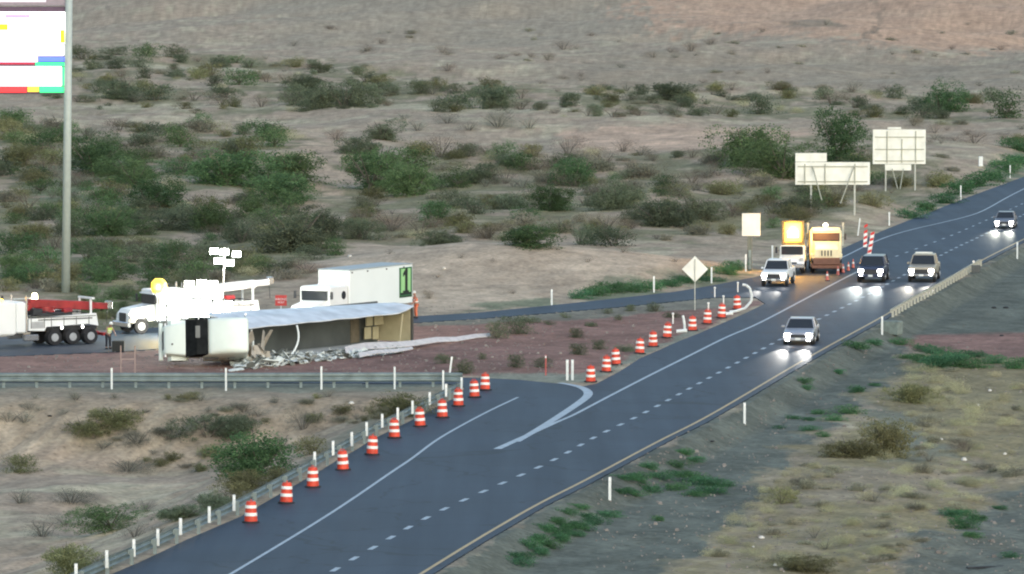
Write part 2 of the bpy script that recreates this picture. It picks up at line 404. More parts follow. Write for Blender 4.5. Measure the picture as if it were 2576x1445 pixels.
# ------------------------------------------------------------------ road and markings
def asphalt():
    m = bpy.data.materials.new('asphalt'); m.use_nodes = True
    n = m.node_tree.nodes; l = m.node_tree.links; b = n['Principled BSDF']
    tc = n.new('ShaderNodeTexCoord')
    mp = n.new('ShaderNodeMapping'); a0 = G0(1192, 1362); a1 = G0(1959, 943)
    mp.inputs['Rotation'].default_value = (0, 0, math.radians(90) - math.atan2(a1.y - a0.y, a1.x - a0.x)); mp.inputs['Scale'].default_value = (.62, .022, 1)
    l.new(tc.outputs['Object'], mp.inputs['Vector'])
    t = n.new('ShaderNodeTexNoise'); t.inputs['Scale'].default_value = 1; t.inputs['Detail'].default_value = 5; l.new(mp.outputs[0], t.inputs['Vector'])
    g = n.new('ShaderNodeTexNoise'); g.inputs['Scale'].default_value = 14; g.inputs['Detail'].default_value = 4; l.new(tc.outputs['Object'], g.inputs['Vector'])
    g2 = n.new('ShaderNodeTexNoise'); g2.inputs['Scale'].default_value = .12; g2.inputs['Detail'].default_value = 3; l.new(tc.outputs['Object'], g2.inputs['Vector'])
    cr = n.new('ShaderNodeValToRGB'); cr.color_ramp.elements[0].position = .3; cr.color_ramp.elements[1].position = .72
    cr.color_ramp.elements[0].color = (.014, .025, .044, 1); cr.color_ramp.elements[1].color = (.038, .056, .079, 1)
    l.new(t.outputs['Fac'], cr.inputs[0])
    r = n.new('ShaderNodeMapRange'); r.inputs[1].default_value = .3; r.inputs[2].default_value = .7; r.inputs[3].default_value = .88; r.inputs[4].default_value = 1.12
    l.new(g.outputs['Fac'], r.inputs[0])
    r2 = n.new('ShaderNodeMapRange'); r2.inputs[1].default_value = .35; r2.inputs[2].default_value = .65; r2.inputs[3].default_value = .85; r2.inputs[4].default_value = 1.12
    l.new(g2.outputs['Fac'], r2.inputs[0])
    mu = n.new('ShaderNodeMath'); mu.operation = 'MULTIPLY'; l.new(r.outputs[0], mu.inputs[0]); l.new(r2.outputs[0], mu.inputs[1])
    vo = n.new('ShaderNodeTexVoronoi'); vo.feature = 'DISTANCE_TO_EDGE'; vo.inputs['Scale'].default_value = .14
    wz = n.new('ShaderNodeTexNoise'); wz.inputs['Scale'].default_value = .5; l.new(tc.outputs['Object'], wz.inputs['Vector'])
    wa = n.new('ShaderNodeVectorMath'); wa.operation = 'MULTIPLY_ADD'; wa.inputs[1].default_value = (3, 3, 0); l.new(wz.outputs['Color'], wa.inputs[0]); l.new(tc.outputs['Object'], wa.inputs[2])
    l.new(wa.outputs[0], vo.inputs['Vector'])
    ck = n.new('ShaderNodeMapRange'); ck.inputs[1].default_value = .004; ck.inputs[2].default_value = .014; ck.inputs[3].default_value = .5; ck.inputs[4].default_value = 1; l.new(vo.outputs['Distance'], ck.inputs[0])
    mq = n.new('ShaderNodeMath'); mq.operation = 'MULTIPLY'; l.new(mu.outputs[0], mq.inputs[0]); l.new(ck.outputs[0], mq.inputs[1])
    vm = n.new('ShaderNodeVectorMath'); vm.operation = 'SCALE'; l.new(cr.outputs[0], vm.inputs[0]); l.new(mq.outputs[0], vm.inputs['Scale'])
    l.new(vm.outputs[0], b.inputs['Base Color'])
    b.inputs['Roughness'].default_value = .62; b.inputs['Specular IOR Level'].default_value = .35
    bp = n.new('ShaderNodeBump'); bp.inputs['Strength'].default_value = .3; bp.inputs['Distance'].default_value = .02
    l.new(g.outputs['Fac'], bp.inputs['Height']); l.new(bp.outputs[0], b.inputs['Normal'])
    return m
from mathutils.geometry import tessellate_polygon
def sheet(name, P, m, z=0.0, skirt=.18):
    P3 = [Vector((p.x, p.y, z)) for p in P]
    tris = tessellate_polygon([P3])
    vs = [tuple(p) for p in P3]; fs = []
    for t in tris:
        a, b, c = [P3[i] for i in t]
        if (b - a).cross(c - a).z < 0: t = t[::-1]
        fs.append(tuple(t))
    n = len(vs)
    if skirt:
        vs += [(p.x, p.y, z - skirt) for p in P3]
        fs += [(i, (i+1) % n, n + (i+1) % n, n + i) for i in range(n)]
    me = bpy.data.meshes.new(name); me.from_pydata(vs, [], fs); me.materials.append(m)
    o = bpy.data.objects.new(name, me); COL.objects.link(o)
    return o
tag(sheet('highway', ROAD, asphalt()), kind='structure')

def offset_pts(P, d):
    out = []
    for i, p in enumerate(P):
        a = P[max(i-1, 0)]; b = P[min(i+1, len(P)-1)]
        t = (b - a); t.z = 0; t.normalize()
        out.append(p + Vector((-t.y, t.x, 0)) * d)
    return out
def ribbon(P, wd, z, mb):
    wd = wd if isinstance(wd, (list, tuple)) else [wd] * len(P)
    vs = []; fs = []
    for i, p in enumerate(P):
        a = P[max(i-1, 0)]; b = P[min(i+1, len(P)-1)]
        t = (b - a); t.z = 0; t.normalize(); nn = Vector((-t.y, t.x, 0)) * wd[i] / 2
        vs += [(p.x + nn.x, p.y + nn.y, z), (p.x - nn.x, p.y - nn.y, z)]
    for i in range(len(P) - 1): fs.append((2*i, 2*i+1, 2*i+3, 2*i+2))
    mb.add(vs, fs)
def dashes(P, gap, ln, wd, z, mb, start=0.0):
    d = start; acc = 0
    for a, b in zip(P[:-1], P[1:]):
        L = (b - a).length
        while d < acc + L:
            p = a + (b - a) * ((d - acc) / L); t = (b - a).normalized()
            ribbon([p, p + t * ln], wd, z, mb); d += gap
        acc += L
m_white = mat('road_paint_white', (.40, .46, .50), .55, var=.18, scale=2)
m_yel = mat('road_paint_yellow', (.52, .36, .16), .55, var=.15, scale=2)
yl = relax(smooth_pts(PL(YEL)), 8)
mb = MB(); ribbon(yl, .17, .008, mb); tag(mb.build('yellow_edge_line', m_yel), kind='structure')
L1 = [(1251, 1130), (1392, 1066), (1442, 1045), (1516, 1006), (1634, 945), (1737, 894), (1831, 847), (1905, 816), (2023, 754), (2129, 698), (2175, 676)]
mb = MB(); p = relax(smooth_pts(PL(L1)), 4); ribbon(p, [.42 - .22 * min(i / 9, 1) for i in range(len(p))], .008, mb)
tag(mb.build('white_edge_line', m_white), kind='structure')
L2 = [(1300, 1112), (1384, 1062), (1457, 1014), (1480, 993), (1470, 979), (1443, 970), (1408, 964)]
mb = MB(); p = relax(smooth_pts(PL(L2)), 2); ribbon(p, [.36 + .16 * math.sin(math.pi * i / len(p)) for i in range(len(p))], .012, mb)
tag(mb.build('white_gore_line', m_white), kind='structure')
L3 = [(180, 1695), (400, 1553), (580, 1445), (773, 1329), (885, 1257), (988, 1186), (1038, 1153), (1097, 1108), (1170, 1066), (1235, 1032), (1303, 1000)]
mb = MB(); ribbon(relax(smooth_pts(PL(L3)), 5), .16, .008, mb); tag(mb.build('white_ramp_line', m_white), kind='structure')
L4 = [(2110, 652), (2140, 638), (2180, 618), (2207, 606), (2244, 592), (2306, 575), (2368, 561), (2447, 541), (2492, 521), (2574, 476), (2800, 370)]
mb = MB(); ribbon(relax(smooth_pts(PL(L4)), 4), .17, .008, mb); tag(mb.build('far_white_edge_line', m_white), kind='structure')
DASH = [(500, 1640), (852, 1428), (940, 1378), (1063, 1308), (1157, 1263), (1255, 1220), (1394, 1158), (1499, 1098), (1597, 1052), (1714, 989), (1823, 930), (1947, 863), (2058, 804), (2145, 762), (2260, 700), (2395, 628), (2461, 598), (2576, 540), (2800, 430)]
mb = MB(); dashes(relax(smooth_pts(PL(DASH)), 6), 3.9, 1.35, .24, .008, mb, 1.0)
dashes(relax(smooth_pts(PL([(2178, 675), (2263, 642), (2386, 596), (2480, 555), (2700, 455)])), 2), 5.5, 1.5, .2, .008, mb)
tag(mb.build('dashed_lane_lines', m_white), kind='structure')

# ------------------------------------------------------------------ guardrails, delineators, barrels, signs
m_galv = mat('galvanised_steel', (.20, .25, .25), .5, .4, var=.25, scale=1.5)
m_galv_l = mat('pale_galvanised_steel', (.42, .44, .40), .5, .3, var=.2, scale=1.5)
m_post = mat('white_plastic_post', (.72, .76, .74), .6, var=.08)
m_dark = mat('black_rubber', (.025, .026, .028), .8, var=.2)
m_wood = mat('weathered_timber', (.16, .14, .12), .85, var=.3, scale=6)

def guardrail(P, label, rail_m, post_m, sp=1.9, h=.72, deep=.3, side=1, group='guardrails', ph=1.0):
    root = empty('guardrail', P[0]); tag(root, label, 'guardrail', group)
    P = [p - P[0] for p in P]
    mb = MB(); vs = []; fs = []
    prof = [(.0, .31), (.075, .27), (.075, .21), (.0, .165), (.0, .145), (.075, .10), (.075, .04), (.0, .0), (-.012, .0), (.06, .045), (.06, .095), (-.012, .14), (-.012, .17), (.06, .215), (.06, .265), (-.012, .31)]
    prof = [(a * min(1, ph), b * ph) for a, b in prof]
    k = len(prof)
    for i, p in enumerate(P):
        a = P[max(i-1, 0)]; b = P[min(i+1, len(P)-1)]
        t = (b - a); t.z = 0; t.normalize(); nn = Vector((-t.y, t.x, 0)) * side
        for (o, z) in prof: vs.append((p.x + nn.x * o, p.y + nn.y * o, p.z + h - .31 * ph + z))
    for i in range(len(P) - 1):
        for j in range(k):
            fs.append((i*k+j, i*k+(j+1) % k, (i+1)*k+(j+1) % k, (i+1)*k+j))
    fs += [tuple(range(k)), tuple((len(P)-1)*k + j for j in range(k))]
    mb.add(vs, fs); mb.build('rail', rail_m, root)
    acc = 0; d = .3; first = None; cnt = 0
    for a, b in zip(P[:-1], P[1:]):
        L = (b - a).length
        while d < acc + L and cnt < 100:
            p = a + (b - a) * ((d - acc) / L); t = (b - a).normalized(); nn = Vector((-t.y, t.x, 0)) * side
            if first is None:
                m2 = MB(); m2.box((0, 0, (h - .02 - deep) / 2), (.16, .12, h - .02 + deep), ch=.01)
                m2.box((nn.x * .1, nn.y * .1, h - .16), (.12, .12, .2))
                first = m2.build('post', post_m, root); o = first
            else:
                o = first.copy(); COL.objects.link(o)
            o.parent = root; o.location = p - nn * .14; d += sp; cnt += 1
        acc += L
    return root

def resample(P, step):
    out = [P[0]]; acc = 0
    for a, b in zip(P[:-1], P[1:]):
        L = (b - a).length; n = max(1, int(L / step))
        for k in range(1, n + 1): out.append(a + (b - a) * (k / n))
    return out
railA = PL([(-420, 974), (0, 974), (600, 974), (1022, 973), (1100, 973), (1164, 974)])
guardrail(resample(railA, 3), 'straight steel guardrail in front of the overturned trailer', m_galv, m_galv, 1.9, .82, .35, -1, ph=1.7)
railB = PL([(x, y + 0) for x, y in EDGE_L[1:-1]][::-1]); railB = [p + Vector((-.25, .1, 0)) for p in railB]
guardrail(resample(relax(railB, 1), 3), 'long steel guardrail curving along the left shoulder beside the orange barrels', m_galv, m_galv, 3.8, .64, .35, -1, ph=1.35)
railC = [p + Vector((.35, -.3, -.02)) for p in PL([(2226, 797), (2277, 767), (2343, 732), (2400, 699), (2452, 668)])]
guardrail(resample(railC, 2), 'short steel guardrail with pale tall posts on the right shoulder', m_galv_l, mat('weathered_pale_post', (.40, .40, .33), .7, var=.2), 1.95, .55, .8, 1, ph=.45)

def delineator(base, h, label, grp=None, m=None, lean=0.0, wd=.11):
    mb = MB(); mb.box((0, 0, h / 2 - .1), (wd, .03, h + .2), ch=.01); 
    o = mb.build('delineator_post', m or m_post); o.location = base; o.rotation_euler = (0, lean, random.uniform(-.2, .2))
    r = MB().box((0, -.019, h - .12), (wd * .72, .008, .14)).build('reflector', mat('reflector', (.9, .92, .9), .25, var=.03), o)
    tag(o, label, 'delineator', grp); return o
def delin_px(x, yt, yb, label, grp, lean=0.0, m=None, wd=.11):
    b = G(x, yb); s = (yb - HOR) / (CAM_H - b.z); return delineator(b, (yb - yt) / s, label, grp, m, lean, wd)
ORD = ['first', 'second', 'third', 'fourth', 'fifth', 'sixth', 'seventh', 'eighth', 'ninth', 'tenth', 'eleventh', 'twelfth', 'thirteenth', 'fourteenth', 'fifteenth', 'sixteenth', 'seventeenth', 'eighteenth', 'nineteenth', 'twentieth']
for i, (x, yt, yb) in enumerate([(282, 924, 976), (569, 924, 976), (809, 920, 975), (993, 921, 975), (1115, 930, 983)]):
    p = G0(x, yb + 1); p.y -= .25
    delineator(p, (yb - yt) / S(yb), 'tall white delineator in front of the straight guardrail, %s from the left' % ORD[i], 'delineators along the straight guardrail')
small = [(205, 1445), (282, 1411), (350, 1383), (410, 1356), (467, 1329), (539, 1299), (601, 1269), (803, 1159), (849, 1131), (896, 1108), (933, 1083), (972, 1062), (1011, 1046), (1048, 1028), (1091, 1006), (1132, 985), (1171, 968)]
for i, (x, yb) in enumerate(small):
    by = yb + .60 * S(yb); p = G0(x, by) + Vector((-.22, .12, .48))
    delineator(p, .52, 'white delineator stub behind the curving guardrail, %s from the bottom of the picture' % ORD[i], 'small delineators behind the curving guardrail', wd=.13)
tag(delin_px(1131, 897, 943, 'leaning white delineator behind the end of the straight guardrail', 'delineators', .13), None)
delin_px(1427, 905, 957, 'left one of the two white posts at the ramp nose', 'twin white posts at the ramp nose', wd=.15)
delin_px(1440, 905, 957, 'right one of the two white posts at the ramp nose', 'twin white posts at the ramp nose', wd=.15)
delin_px(1373, 893, 945, 'thin red marker post on the red gravel left of the twin white posts', 'delineators', m=mat('red_post', (.42, .10, .09), .6), wd=.09)
for x, yt, yb, lb in [(1388, 728, 768, 'white delineator behind the far ramp, below the sandy mound'), (1645, 695, 736, 'white delineator beside the green weeds left of the diamond sign'),
                      (1790, 672, 713, 'white delineator just right of the diamond sign'), (1876, 640, 683, 'white delineator beside the square sign post'),
                      (1943, 618, 655, 'white delineator right of the square sign'), (2237, 534, 568, 'white delineator on the far left shoulder below the tall sign'),
                      (2417, 467, 503, 'white delineator on the far left shoulder before the bend'), (2541, 416, 448, 'farthest white delineator at the right edge'),
                      (2559, 609, 650, 'white delineator on the far right shoulder at the picture edge'), (2219, 796, 842, 'white delineator at the near end of the right guardrail'),
                      (1873, 1013, 1066, 'white delineator on grey gravel right of the yellow line, farther one'), (1534, 1200, 1258, 'white delineator on grey gravel beside the low green weeds')]:
    delin_px(x, yt, yb, lb, 'delineators', wd=.13)
delin_px(2158, 549, 593, 'leaning white delineator behind the cream plow truck', 'delineators', .12)

# ---- orange drum barrels
m_org = mat('orange_plastic', (.66, .065, .03), .55, var=.28, scale=2.2)
m_refw = mat('white_reflective_band', (.85, .83, .78), .35, var=.05, emis=(1, .93, .8), estr=.0)
def barrel():
    root = empty('traffic_barrel')
    b = MB(); b.lathe([(.255, .05), (.265, .08), (.255, .28), (.245, .29), (.245, .46), (.235, .47), (.225, .64), (.22, .65), (.215, .80), (.20, .84), (.195, .90), (.16, .92)], 20)
    b.build('drum', m_org, root, smooth=False)
    for z0, z1, r0, r1 in ((.30, .44, .262, .252), (.63, .76, .240, .230)):
        MB().lathe([(r0, z0), (r1, z1)], 20).build('reflective_band', m_refw, root)
    MB().lathe([(.36, 0), (.36, .05), (.27, .07), (.26, .06)], 16).build('rubber_base', m_dark, root)
    h = MB(); h.path([(-.09, 0, .91), (-.09, 0, .99), (.09, 0, .99), (.09, 0, .91)], .016, 6); h.build('handle', m_org, root)
    return root
B1 = [(631, 1318), (720, 1269), (787, 1229), (863, 1186), (936, 1147), (992, 1105), (1057, 1076), (1113, 1054), (1153, 1025), (1194, 1003), (1220, 985)]
B2 = [(1486, 964), (1525, 939), (1550, 921), (1609, 893), (1643, 875), (1678, 853), (1742, 835), (1779, 818), (1815, 803), (1855, 781)]
bp = barrel(); used = False
for row, lst, pl in (('left row of orange barrels along the ramp shoulder', B1, 'beside the curving guardrail'), ('right row of orange barrels at the main road edge', B2, 'beside the red gravel')):
    for i, (x, y) in enumerate(lst):
        o = copy_tree(bp) if used else bp; used = True
        o.location = G0(x, y - 3); o.rotation_euler = (random.uniform(-.06, .06), random.uniform(-.07, .07), random.uniform(0, 6)); o.scale = (1.08, 1.08, 1.02)
        tag(o, 'orange barrel %s, %s from the near end' % (pl, ORD[i]), 'traffic barrel', row)

# ---- cones and thin markers by the plow truck
def cone():
    root = empty('traffic_cone')
    MB().lathe([(.13, .04), (.06, .55), (.03, .72)], 12).build('cone_body', mat('pink_red_plastic', (.62, .16, .12), .5), root)
    MB().lathe([(.098, .36), (.078, .50)], 12).build('reflective_band', m_refw, root)
    MB().box((0, 0, .02), (.36, .36, .04)).build('base', m_dark, root)
    return root
cp = cone()
for i, (x, y) in enumerate([(2081, 706), (2108, 693), (2121, 687), (2134, 682), (2146, 675)]):
    o = cp if i == 0 else copy_tree(cp); o.location = G0(x, y)
    tag(o, 'faded red traffic cone in front of the cream truck, %s from the left' % ORD[i], 'traffic cone', 'cones in front of the cream plow truck')
def vpanel(px, py, h, lean, label):
    root = empty('striped_panel', G0(px, py)); root.rotation_euler = (0, lean, 0); tag(root, label, 'marker panel', 'striped marker panels')
    MB().box((0, 0, h / 2), (.32, .05, h)).build('panel', mat('white_sheeting', (.8, .8, .78), .4), root)
    st = MB()
    for k in range(4): st.prism([(-.15, .12 + k * .5), (.15, .28 + k * .5), (.15, .52 + k * .5), (-.15, .36 + k * .5)], -.033, -.027)
    st.build('stripes', mat('red_sheeting', (.60, .03, .03), .4), root)
vpanel(2186, 642, 1.9, .16, 'leaning red and white striped panel on the far road edge')
vpanel(2176, 622, 1.2, .04, 'smaller red and white striped panel behind the leaning one')

def letters(txt, size, m, name, parent, loc, rot, ext=.004):
    c = bpy.data.curves.new(name, 'FONT'); c.body = txt; c.size = size; c.extrude = ext; c.align_x = 'CENTER'; c.align_y = 'CENTER'
    t = bpy.data.objects.new(name, c)
    me = bpy.data.meshes.new_from_object(t); bpy.data.objects.remove(t); bpy.data.curves.remove(c)
    me.materials.clear(); me.materials.append(m)
    o = bpy.data.objects.new(name, me); COL.objects.link(o); o.parent = parent; o.location = loc; o.rotation_euler = rot
    return o
m_signback = mat('pale_sign_back', (.80, .81, .73), .55, .0, var=.13, scale=.9)
m_signgrey = mat('grey_sign_brace', (.36, .37, .30), .6, .1, var=.1)
def pole_post(h, parent, x=0, y=.06, r=.05, m=None, name='post'):
    return MB().box((x, y, h / 2 - .2), (r * 2, r * 2, h + .4)).build(name, m or m_galv_l, parent)

# diamond sign (seen from behind)
g = G(1748, 781); s = S(781); d = 66 / s / math.sqrt(2)
root = empty('diamond_sign', g); tag(root, 'white backed diamond road sign on a thin post above the right row of barrels', 'road sign')
zc = (781 - 677) / s
mb = MB(); M_ = Matrix.Translation((0, 0, zc)) @ Matrix.Rotation(R(45), 4, 'Y'); mb.box((0, 0, 0), (d, .02, d), M_, ch=.008); mb.build('sign_panel', m_signback, root)
pole_post(zc + d * .55, root, 0, -.045, .032); MB().box((0, .05, zc), (.02, .04, d * .7)).build('brace', m_signgrey, root)
# square sign
g = G(1886, 682); s = S(682)
root = empty('square_sign', g); tag(root, 'white square road sign on a grey post left of the amber lit truck', 'road sign')
zt, zb = (682 - 537) / s, (682 - 594) / s
MB().box((.1, 0, (zt + zb) / 2), (46 / s, .03, zt - zb), ch=.01).build('sign_panel', m_signback, root)
MB().box((0, .08, zb / 2), (.35, .12, zb + .3)).build('post', mat('dark_grey_post', (.13, .15, .13), .7), root)
MB().box((.0, .0, .9), (.22, .3, 1.5)).build('post_base', m_galv, root)
# two large guide signs, seen from behind
def guide_sign(name, base_px, base_py, panels, posts, braces, label, ribs):
    g = G(base_px, base_py); s = (base_py - HOR) / (CAM_H - g.z)
    root = empty(name, g); tag(root, label, 'highway sign', 'large highway signs seen from behind')
    def L(px, py): return ((px - base_px) / s, (base_py - py) / s)
    for i, (x0, y0, x1, y1) in enumerate(panels):
        a, b = L(x0, y0), L(x1, y1)
        MB().box(((a[0] + b[0]) / 2, 0, (a[1] + b[1]) / 2), (b[0] - a[0], .05 + .004 * i, a[1] - b[1]), ch=.01).build('sign_panel', m_signback, root)
    mb = MB()
    for (x0, y0, x1, y1) in ribs:
        a, b = L(x0, y0), L(x1, y1)
        if abs(x1 - x0) > abs(y1 - y0): mb.box(((a[0] + b[0]) / 2, -.07, a[1]), (b[0] - a[0], .07, .09))
        else: mb.box((a[0], -.09, (a[1] + b[1]) / 2), (.09, .08, abs(a[1] - b[1])))
    mb.build('stiffening_ribs', m_signgrey, root)
    for (x, yt, yb) in posts:
        a, b = L(x, yt), L(x, yb); MB().box((a[0], .12, (a[1] + b[1]) / 2 - .3), (.16, .16, a[1] - b[1] + .6)).build('post', m_galv_l, root)
    for (x0, y0, x1, y1) in braces:
        a, b = L(x0, y0), L(x1, y1); MB().tube((a[0], -.15, a[1]), (b[0], -1.2, b[1] - .1), .055, n=8).build('diagonal_brace', m_signgrey, root)
guide_sign('highway_sign', 2149, 542, [(2000, 408, 2188, 465), (2000, 385, 2079, 407)], [(2040, 405, 548), (2150, 410, 542)], [(2148, 418, 2112, 508), (2043, 418, 2065, 500)],
           'long pale highway sign back with a small tab panel on its upper left', [(2006, 419, 2182, 419), (2006, 457, 2182, 457), (2024, 412, 2024, 462), (2075, 412, 2075, 462), (2150, 412, 2150, 462)])
guide_sign('highway_sign', 2302, 480, [(2195, 326, 2328, 413), (2226, 414, 2292, 429), (2232, 320, 2266, 325)], [(2228, 330, 482), (2302, 330, 480)], [(2272, 425, 2262, 472), (2244, 425, 2256, 472)],
           'tall square highway sign back with a narrow strip below it', [(2200, 345, 2324, 345), (2200, 376, 2324, 376), (2200, 405, 2324, 405), (2231, 330, 2231, 410), (2303, 330, 2303, 410), (2268, 350, 2268, 410)])
# small white marker box by the far bend
g = G(2467, 420); s = (420 - HOR) / (CAM_H - g.z)
root = empty('roadside_cabinet', g); tag(root, 'small white utility cabinet on the slope above the far bend', 'cabinet')
MB().box((0, 0, 13 / s), (10 / s, .5, 26 / s), ch=.02).build('cabinet_body', m_post, root); MB().box((0, 0, .05), (14 / s, .8, .1)).build('plinth', m_signgrey, root)
# red sign by the crash
g = G(707, 806); s = S(806)
root = empty('wrong_way_sign', g); tag(root, 'red and white rectangular sign on a pale post left of the box truck', 'road sign')
MB().box((0, 0, (806 - 756) / s), (29 / s, .02, 27 / s), ch=.005).build('sign_panel', mat('red_sign_sheeting', (.62, .06, .05), .4, emis=(1, .12, .08), estr=0), root)
letters('WRONG\nWAY', .21, mat('white_sheeting', (.8, .8, .78), .4), 'lettering', root, (0, -.016, (806 - 757) / s), (R(90), 0, 0))
pole_post((806 - 745) / s, root, 0, .045, .035, m_post)
# faint H shaped marker frame
root = empty('marker_frame', G0(322, 942)); tag(root, 'thin pinkish H shaped marker frame behind the straight guardrail', 'marker frame')
mp_ = mat('faded_pink_timber', (.33, .24, .21), .8)
for x in (-.42, .42): MB().box((x, 0, .85), (.07, .07, 1.7)).build('upright', mp_, root)
MB().box((0, 0, .9), (.77, .05, .07)).build('crossbar', mp_, root)
# concrete block near right guardrail
root = tag(MB().box((0, 0, .4), (1.3, .8, .95), ch=.06, top=(.9, .9)).build('concrete_block', mat('grey_concrete', (.17, .21, .19), .9, var=.25, bump=.2)), 'grey concrete anchor block at the near end of the right guardrail', 'concrete block'); root.location = G(2243, 840); root.rotation_euler = (0, 0, -.5)
o = tag(MB().box((0, 0, .4), (.7, .3, .6), ch=.04).build('rail_end_terminal', mat('dark_steel', (.07, .08, .08), .6)), 'dark end terminal closing the far end of the right guardrail', 'guardrail end'); o.location = G0(2455, 690)
MB().tube((-.2, -.2, .98), (-.2, -.16, .98), .1, n=12).build('reflector', m_refw, o)

# tall pylon sign at left
PB = G(165, 736); s = (736 - HOR) / (CAM_H - PB.z)
root = empty('pylon_sign', PB); tag(root, 'tall pole sign with glowing white panels at the left edge', 'pole sign')
def pl_(px, py): return ((px - 165) / s, (736 - py) / s)
mb = MB(); mb.tube((0, 0, -.5), (15 / s, 0, 900 / s), 11 / s, 8.5 / s, n=20); mb.build('pole', mat('pale_green_painted_steel', (.40, .46, .43), .5, var=.06), root, smooth=True)
mb = MB(); mb.tube((-330 / s, 0, -.5), (-318 / s, 0, 900 / s), 11 / s, 8.5 / s, n=20); mb.build('pole', MATS['pale_green_painted_steel'], root, smooth=True)
def em(name, col, st): return mat(name, tuple(min(c, .8) for c in col), .4, emis=col, estr=st, var=.02)
e_white = em('lit_white_panel', (1, 1, .98), 1.2)
def panel(name, x0, y0, x1, y1, m, dy=0.0, th=.5):
    a, b = pl_(x0, y0), pl_(x1, y1)
    return MB().box(((a[0] + b[0]) / 2, dy, (a[1] + b[1]) / 2), (b[0] - a[0], th, a[1] - b[1]), ch=.03).build(name, m, root)
panel('sign_cabinet', -340, 17, 172, 236, mat('dark_purple_cabinet', (.10, .06, .10), .5), .35, .5)
panel('top_cabinet', -340, -60, 170, 14, mat('mauve_grey_cabinet', (.30, .26, .30), .5, var=.1), .3, .55)
panel('round_emblem', -60, -40, 120, 6, em('lit_pale_lilac', (.75, .68, .78), .12), .0, .06)
panel('lit_panel', -330, 30, 168, 110, e_white, .05, .1)
panel('lit_panel', -330, 112, 164, 140, e_white, .05, .1)
panel('lit_strip', 100, 143, 168, 155, em('lit_blue', (.10, .18, .8), .45), .05, .1)
panel('lit_panel', -330, 141, 98, 156, em('lit_lilac', (.85, .8, 1), .8), .05, .1)
panel('red_strip', -330, 157, 90, 162, em('lit_dark_red', (.5, .02, .06), .2), .05, .1)
panel('green_strip', 92, 157, 170, 166, em('lit_green', (.04, .8, .25), .5), .05, .1)
panel('lit_panel', -330, 167, 158, 216, e_white, .05, .1)
panel('green_strip', 160, 168, 171, 216, MATS['lit_green'], .05, .1)
panel('red_strip', -330, 218, 70, 233, em('lit_red', (.8, .04, .05), .35), .05, .1)
panel('amber_strip', 72, 218, 100, 231, em('lit_amber', (1, .6, .06), .5), .05, .1)
panel('green_strip', 102, 218, 168, 233, MATS['lit_green'], .05, .1)
panel('yellow_patch', -20, 60, 24, 76, em('lit_yellow', (.9, .85, .02), .5), -.01, .04)
panel('yellow_patch', 155, 75, 166, 108, MATS['lit_yellow'], -.01, .04)
panel('lilac_patch', 16, 36, 80, 46, em('lit_violet', (.4, .3, .8), .4), -.01, .04)

# ------------------------------------------------------------------ vehicles
m_glass = mat('dark_glass', (.03, .035, .04), .12, var=.05)
m_chrome = mat('chrome', (.55, .55, .55), .25, .8, var=.05)
m_tyre = mat('tyre_rubber', (.02, .02, .022), .85, var=.2)
m_rim = mat('steel_rim', (.55, .56, .56), .35, .5, var=.1)
m_white = mat('white_truck_paint', (.80, .82, .80), .35, var=.04, scale=.8)
m_chassis = mat('black_chassis', (.03, .032, .035), .6, var=.2)
m_lampw = mat('lit_headlamp', (.8, .8, .8), .3, emis=(1, .98, .94), estr=14, var=.01)
m_lamps = mat('bright_marker_lamp', (.8, .8, .8), .3, emis=(1, .97, .9), estr=6, var=.01)
m_amber = mat('amber_lamp', (.8, .5, .1), .3, emis=(1, .55, .06), estr=4, var=.01)
m_redlamp = mat('red_tail_lamp', (.5, .02, .02), .3, emis=(1, .05, .04), estr=1.5, var=.01)

def bev(o, w, seg=3):
    m_ = o.modifiers.new('bevel', 'BEVEL'); m_.width = w; m_.segments = seg; m_.limit_method = 'ANGLE'; m_.angle_limit = R(25)
    o.data.polygons.foreach_set('use_smooth', [True] * len(o.data.polygons)); return o
def wheel(parent, x, y, r=.34, wd=.24, dual=False):
    s = 1 if y > 0 else -1
    wd2 = wd * (2.1 if dual else 1)
    yc = y - s * wd2 / 2
    a, b = yc - wd2 / 2, yc + wd2 / 2
    o = MB().tube((x, a + .03, r), (x, b - .03, r), r, n=22).tube((x, a, r), (x, b, r), r * .93, n=22).build('wheel', m_tyre, parent)
    MB().tube((x, yc + s * (wd2 / 2 - .04), r), (x, yc + s * (wd2 / 2 + .015), r), r * .58, r * .5, n=16).tube((x, yc + s * wd2 / 2, r), (x, yc + s * (wd2 / 2 + .05), r), r * .18, n=10).build('rim', m_rim, o)
    return o

def spot(parent, loc, aim, energy, col=(1, .96, .88), size=65, blend=.8):
    l = bpy.data.lights.new('headlamp_beam', 'SPOT'); l.energy = energy * 2.2; l.color = col; l.spot_size = R(size); l.spot_blend = .9; l.shadow_soft_size = .06
    o = bpy.data.objects.new('headlamp_beam', l); COL.objects.link(o); o.parent = parent; o.location = loc
    o.rotation_euler = (Vector(aim)).to_track_quat('-Z', 'Y').to_euler(); return o

def lamp(parent, name, x, y, z, r, m, th=.06):
    return MB().tube((x - th, y, z), (x, y, z), r * .9, r, n=14).build(name, m, parent)

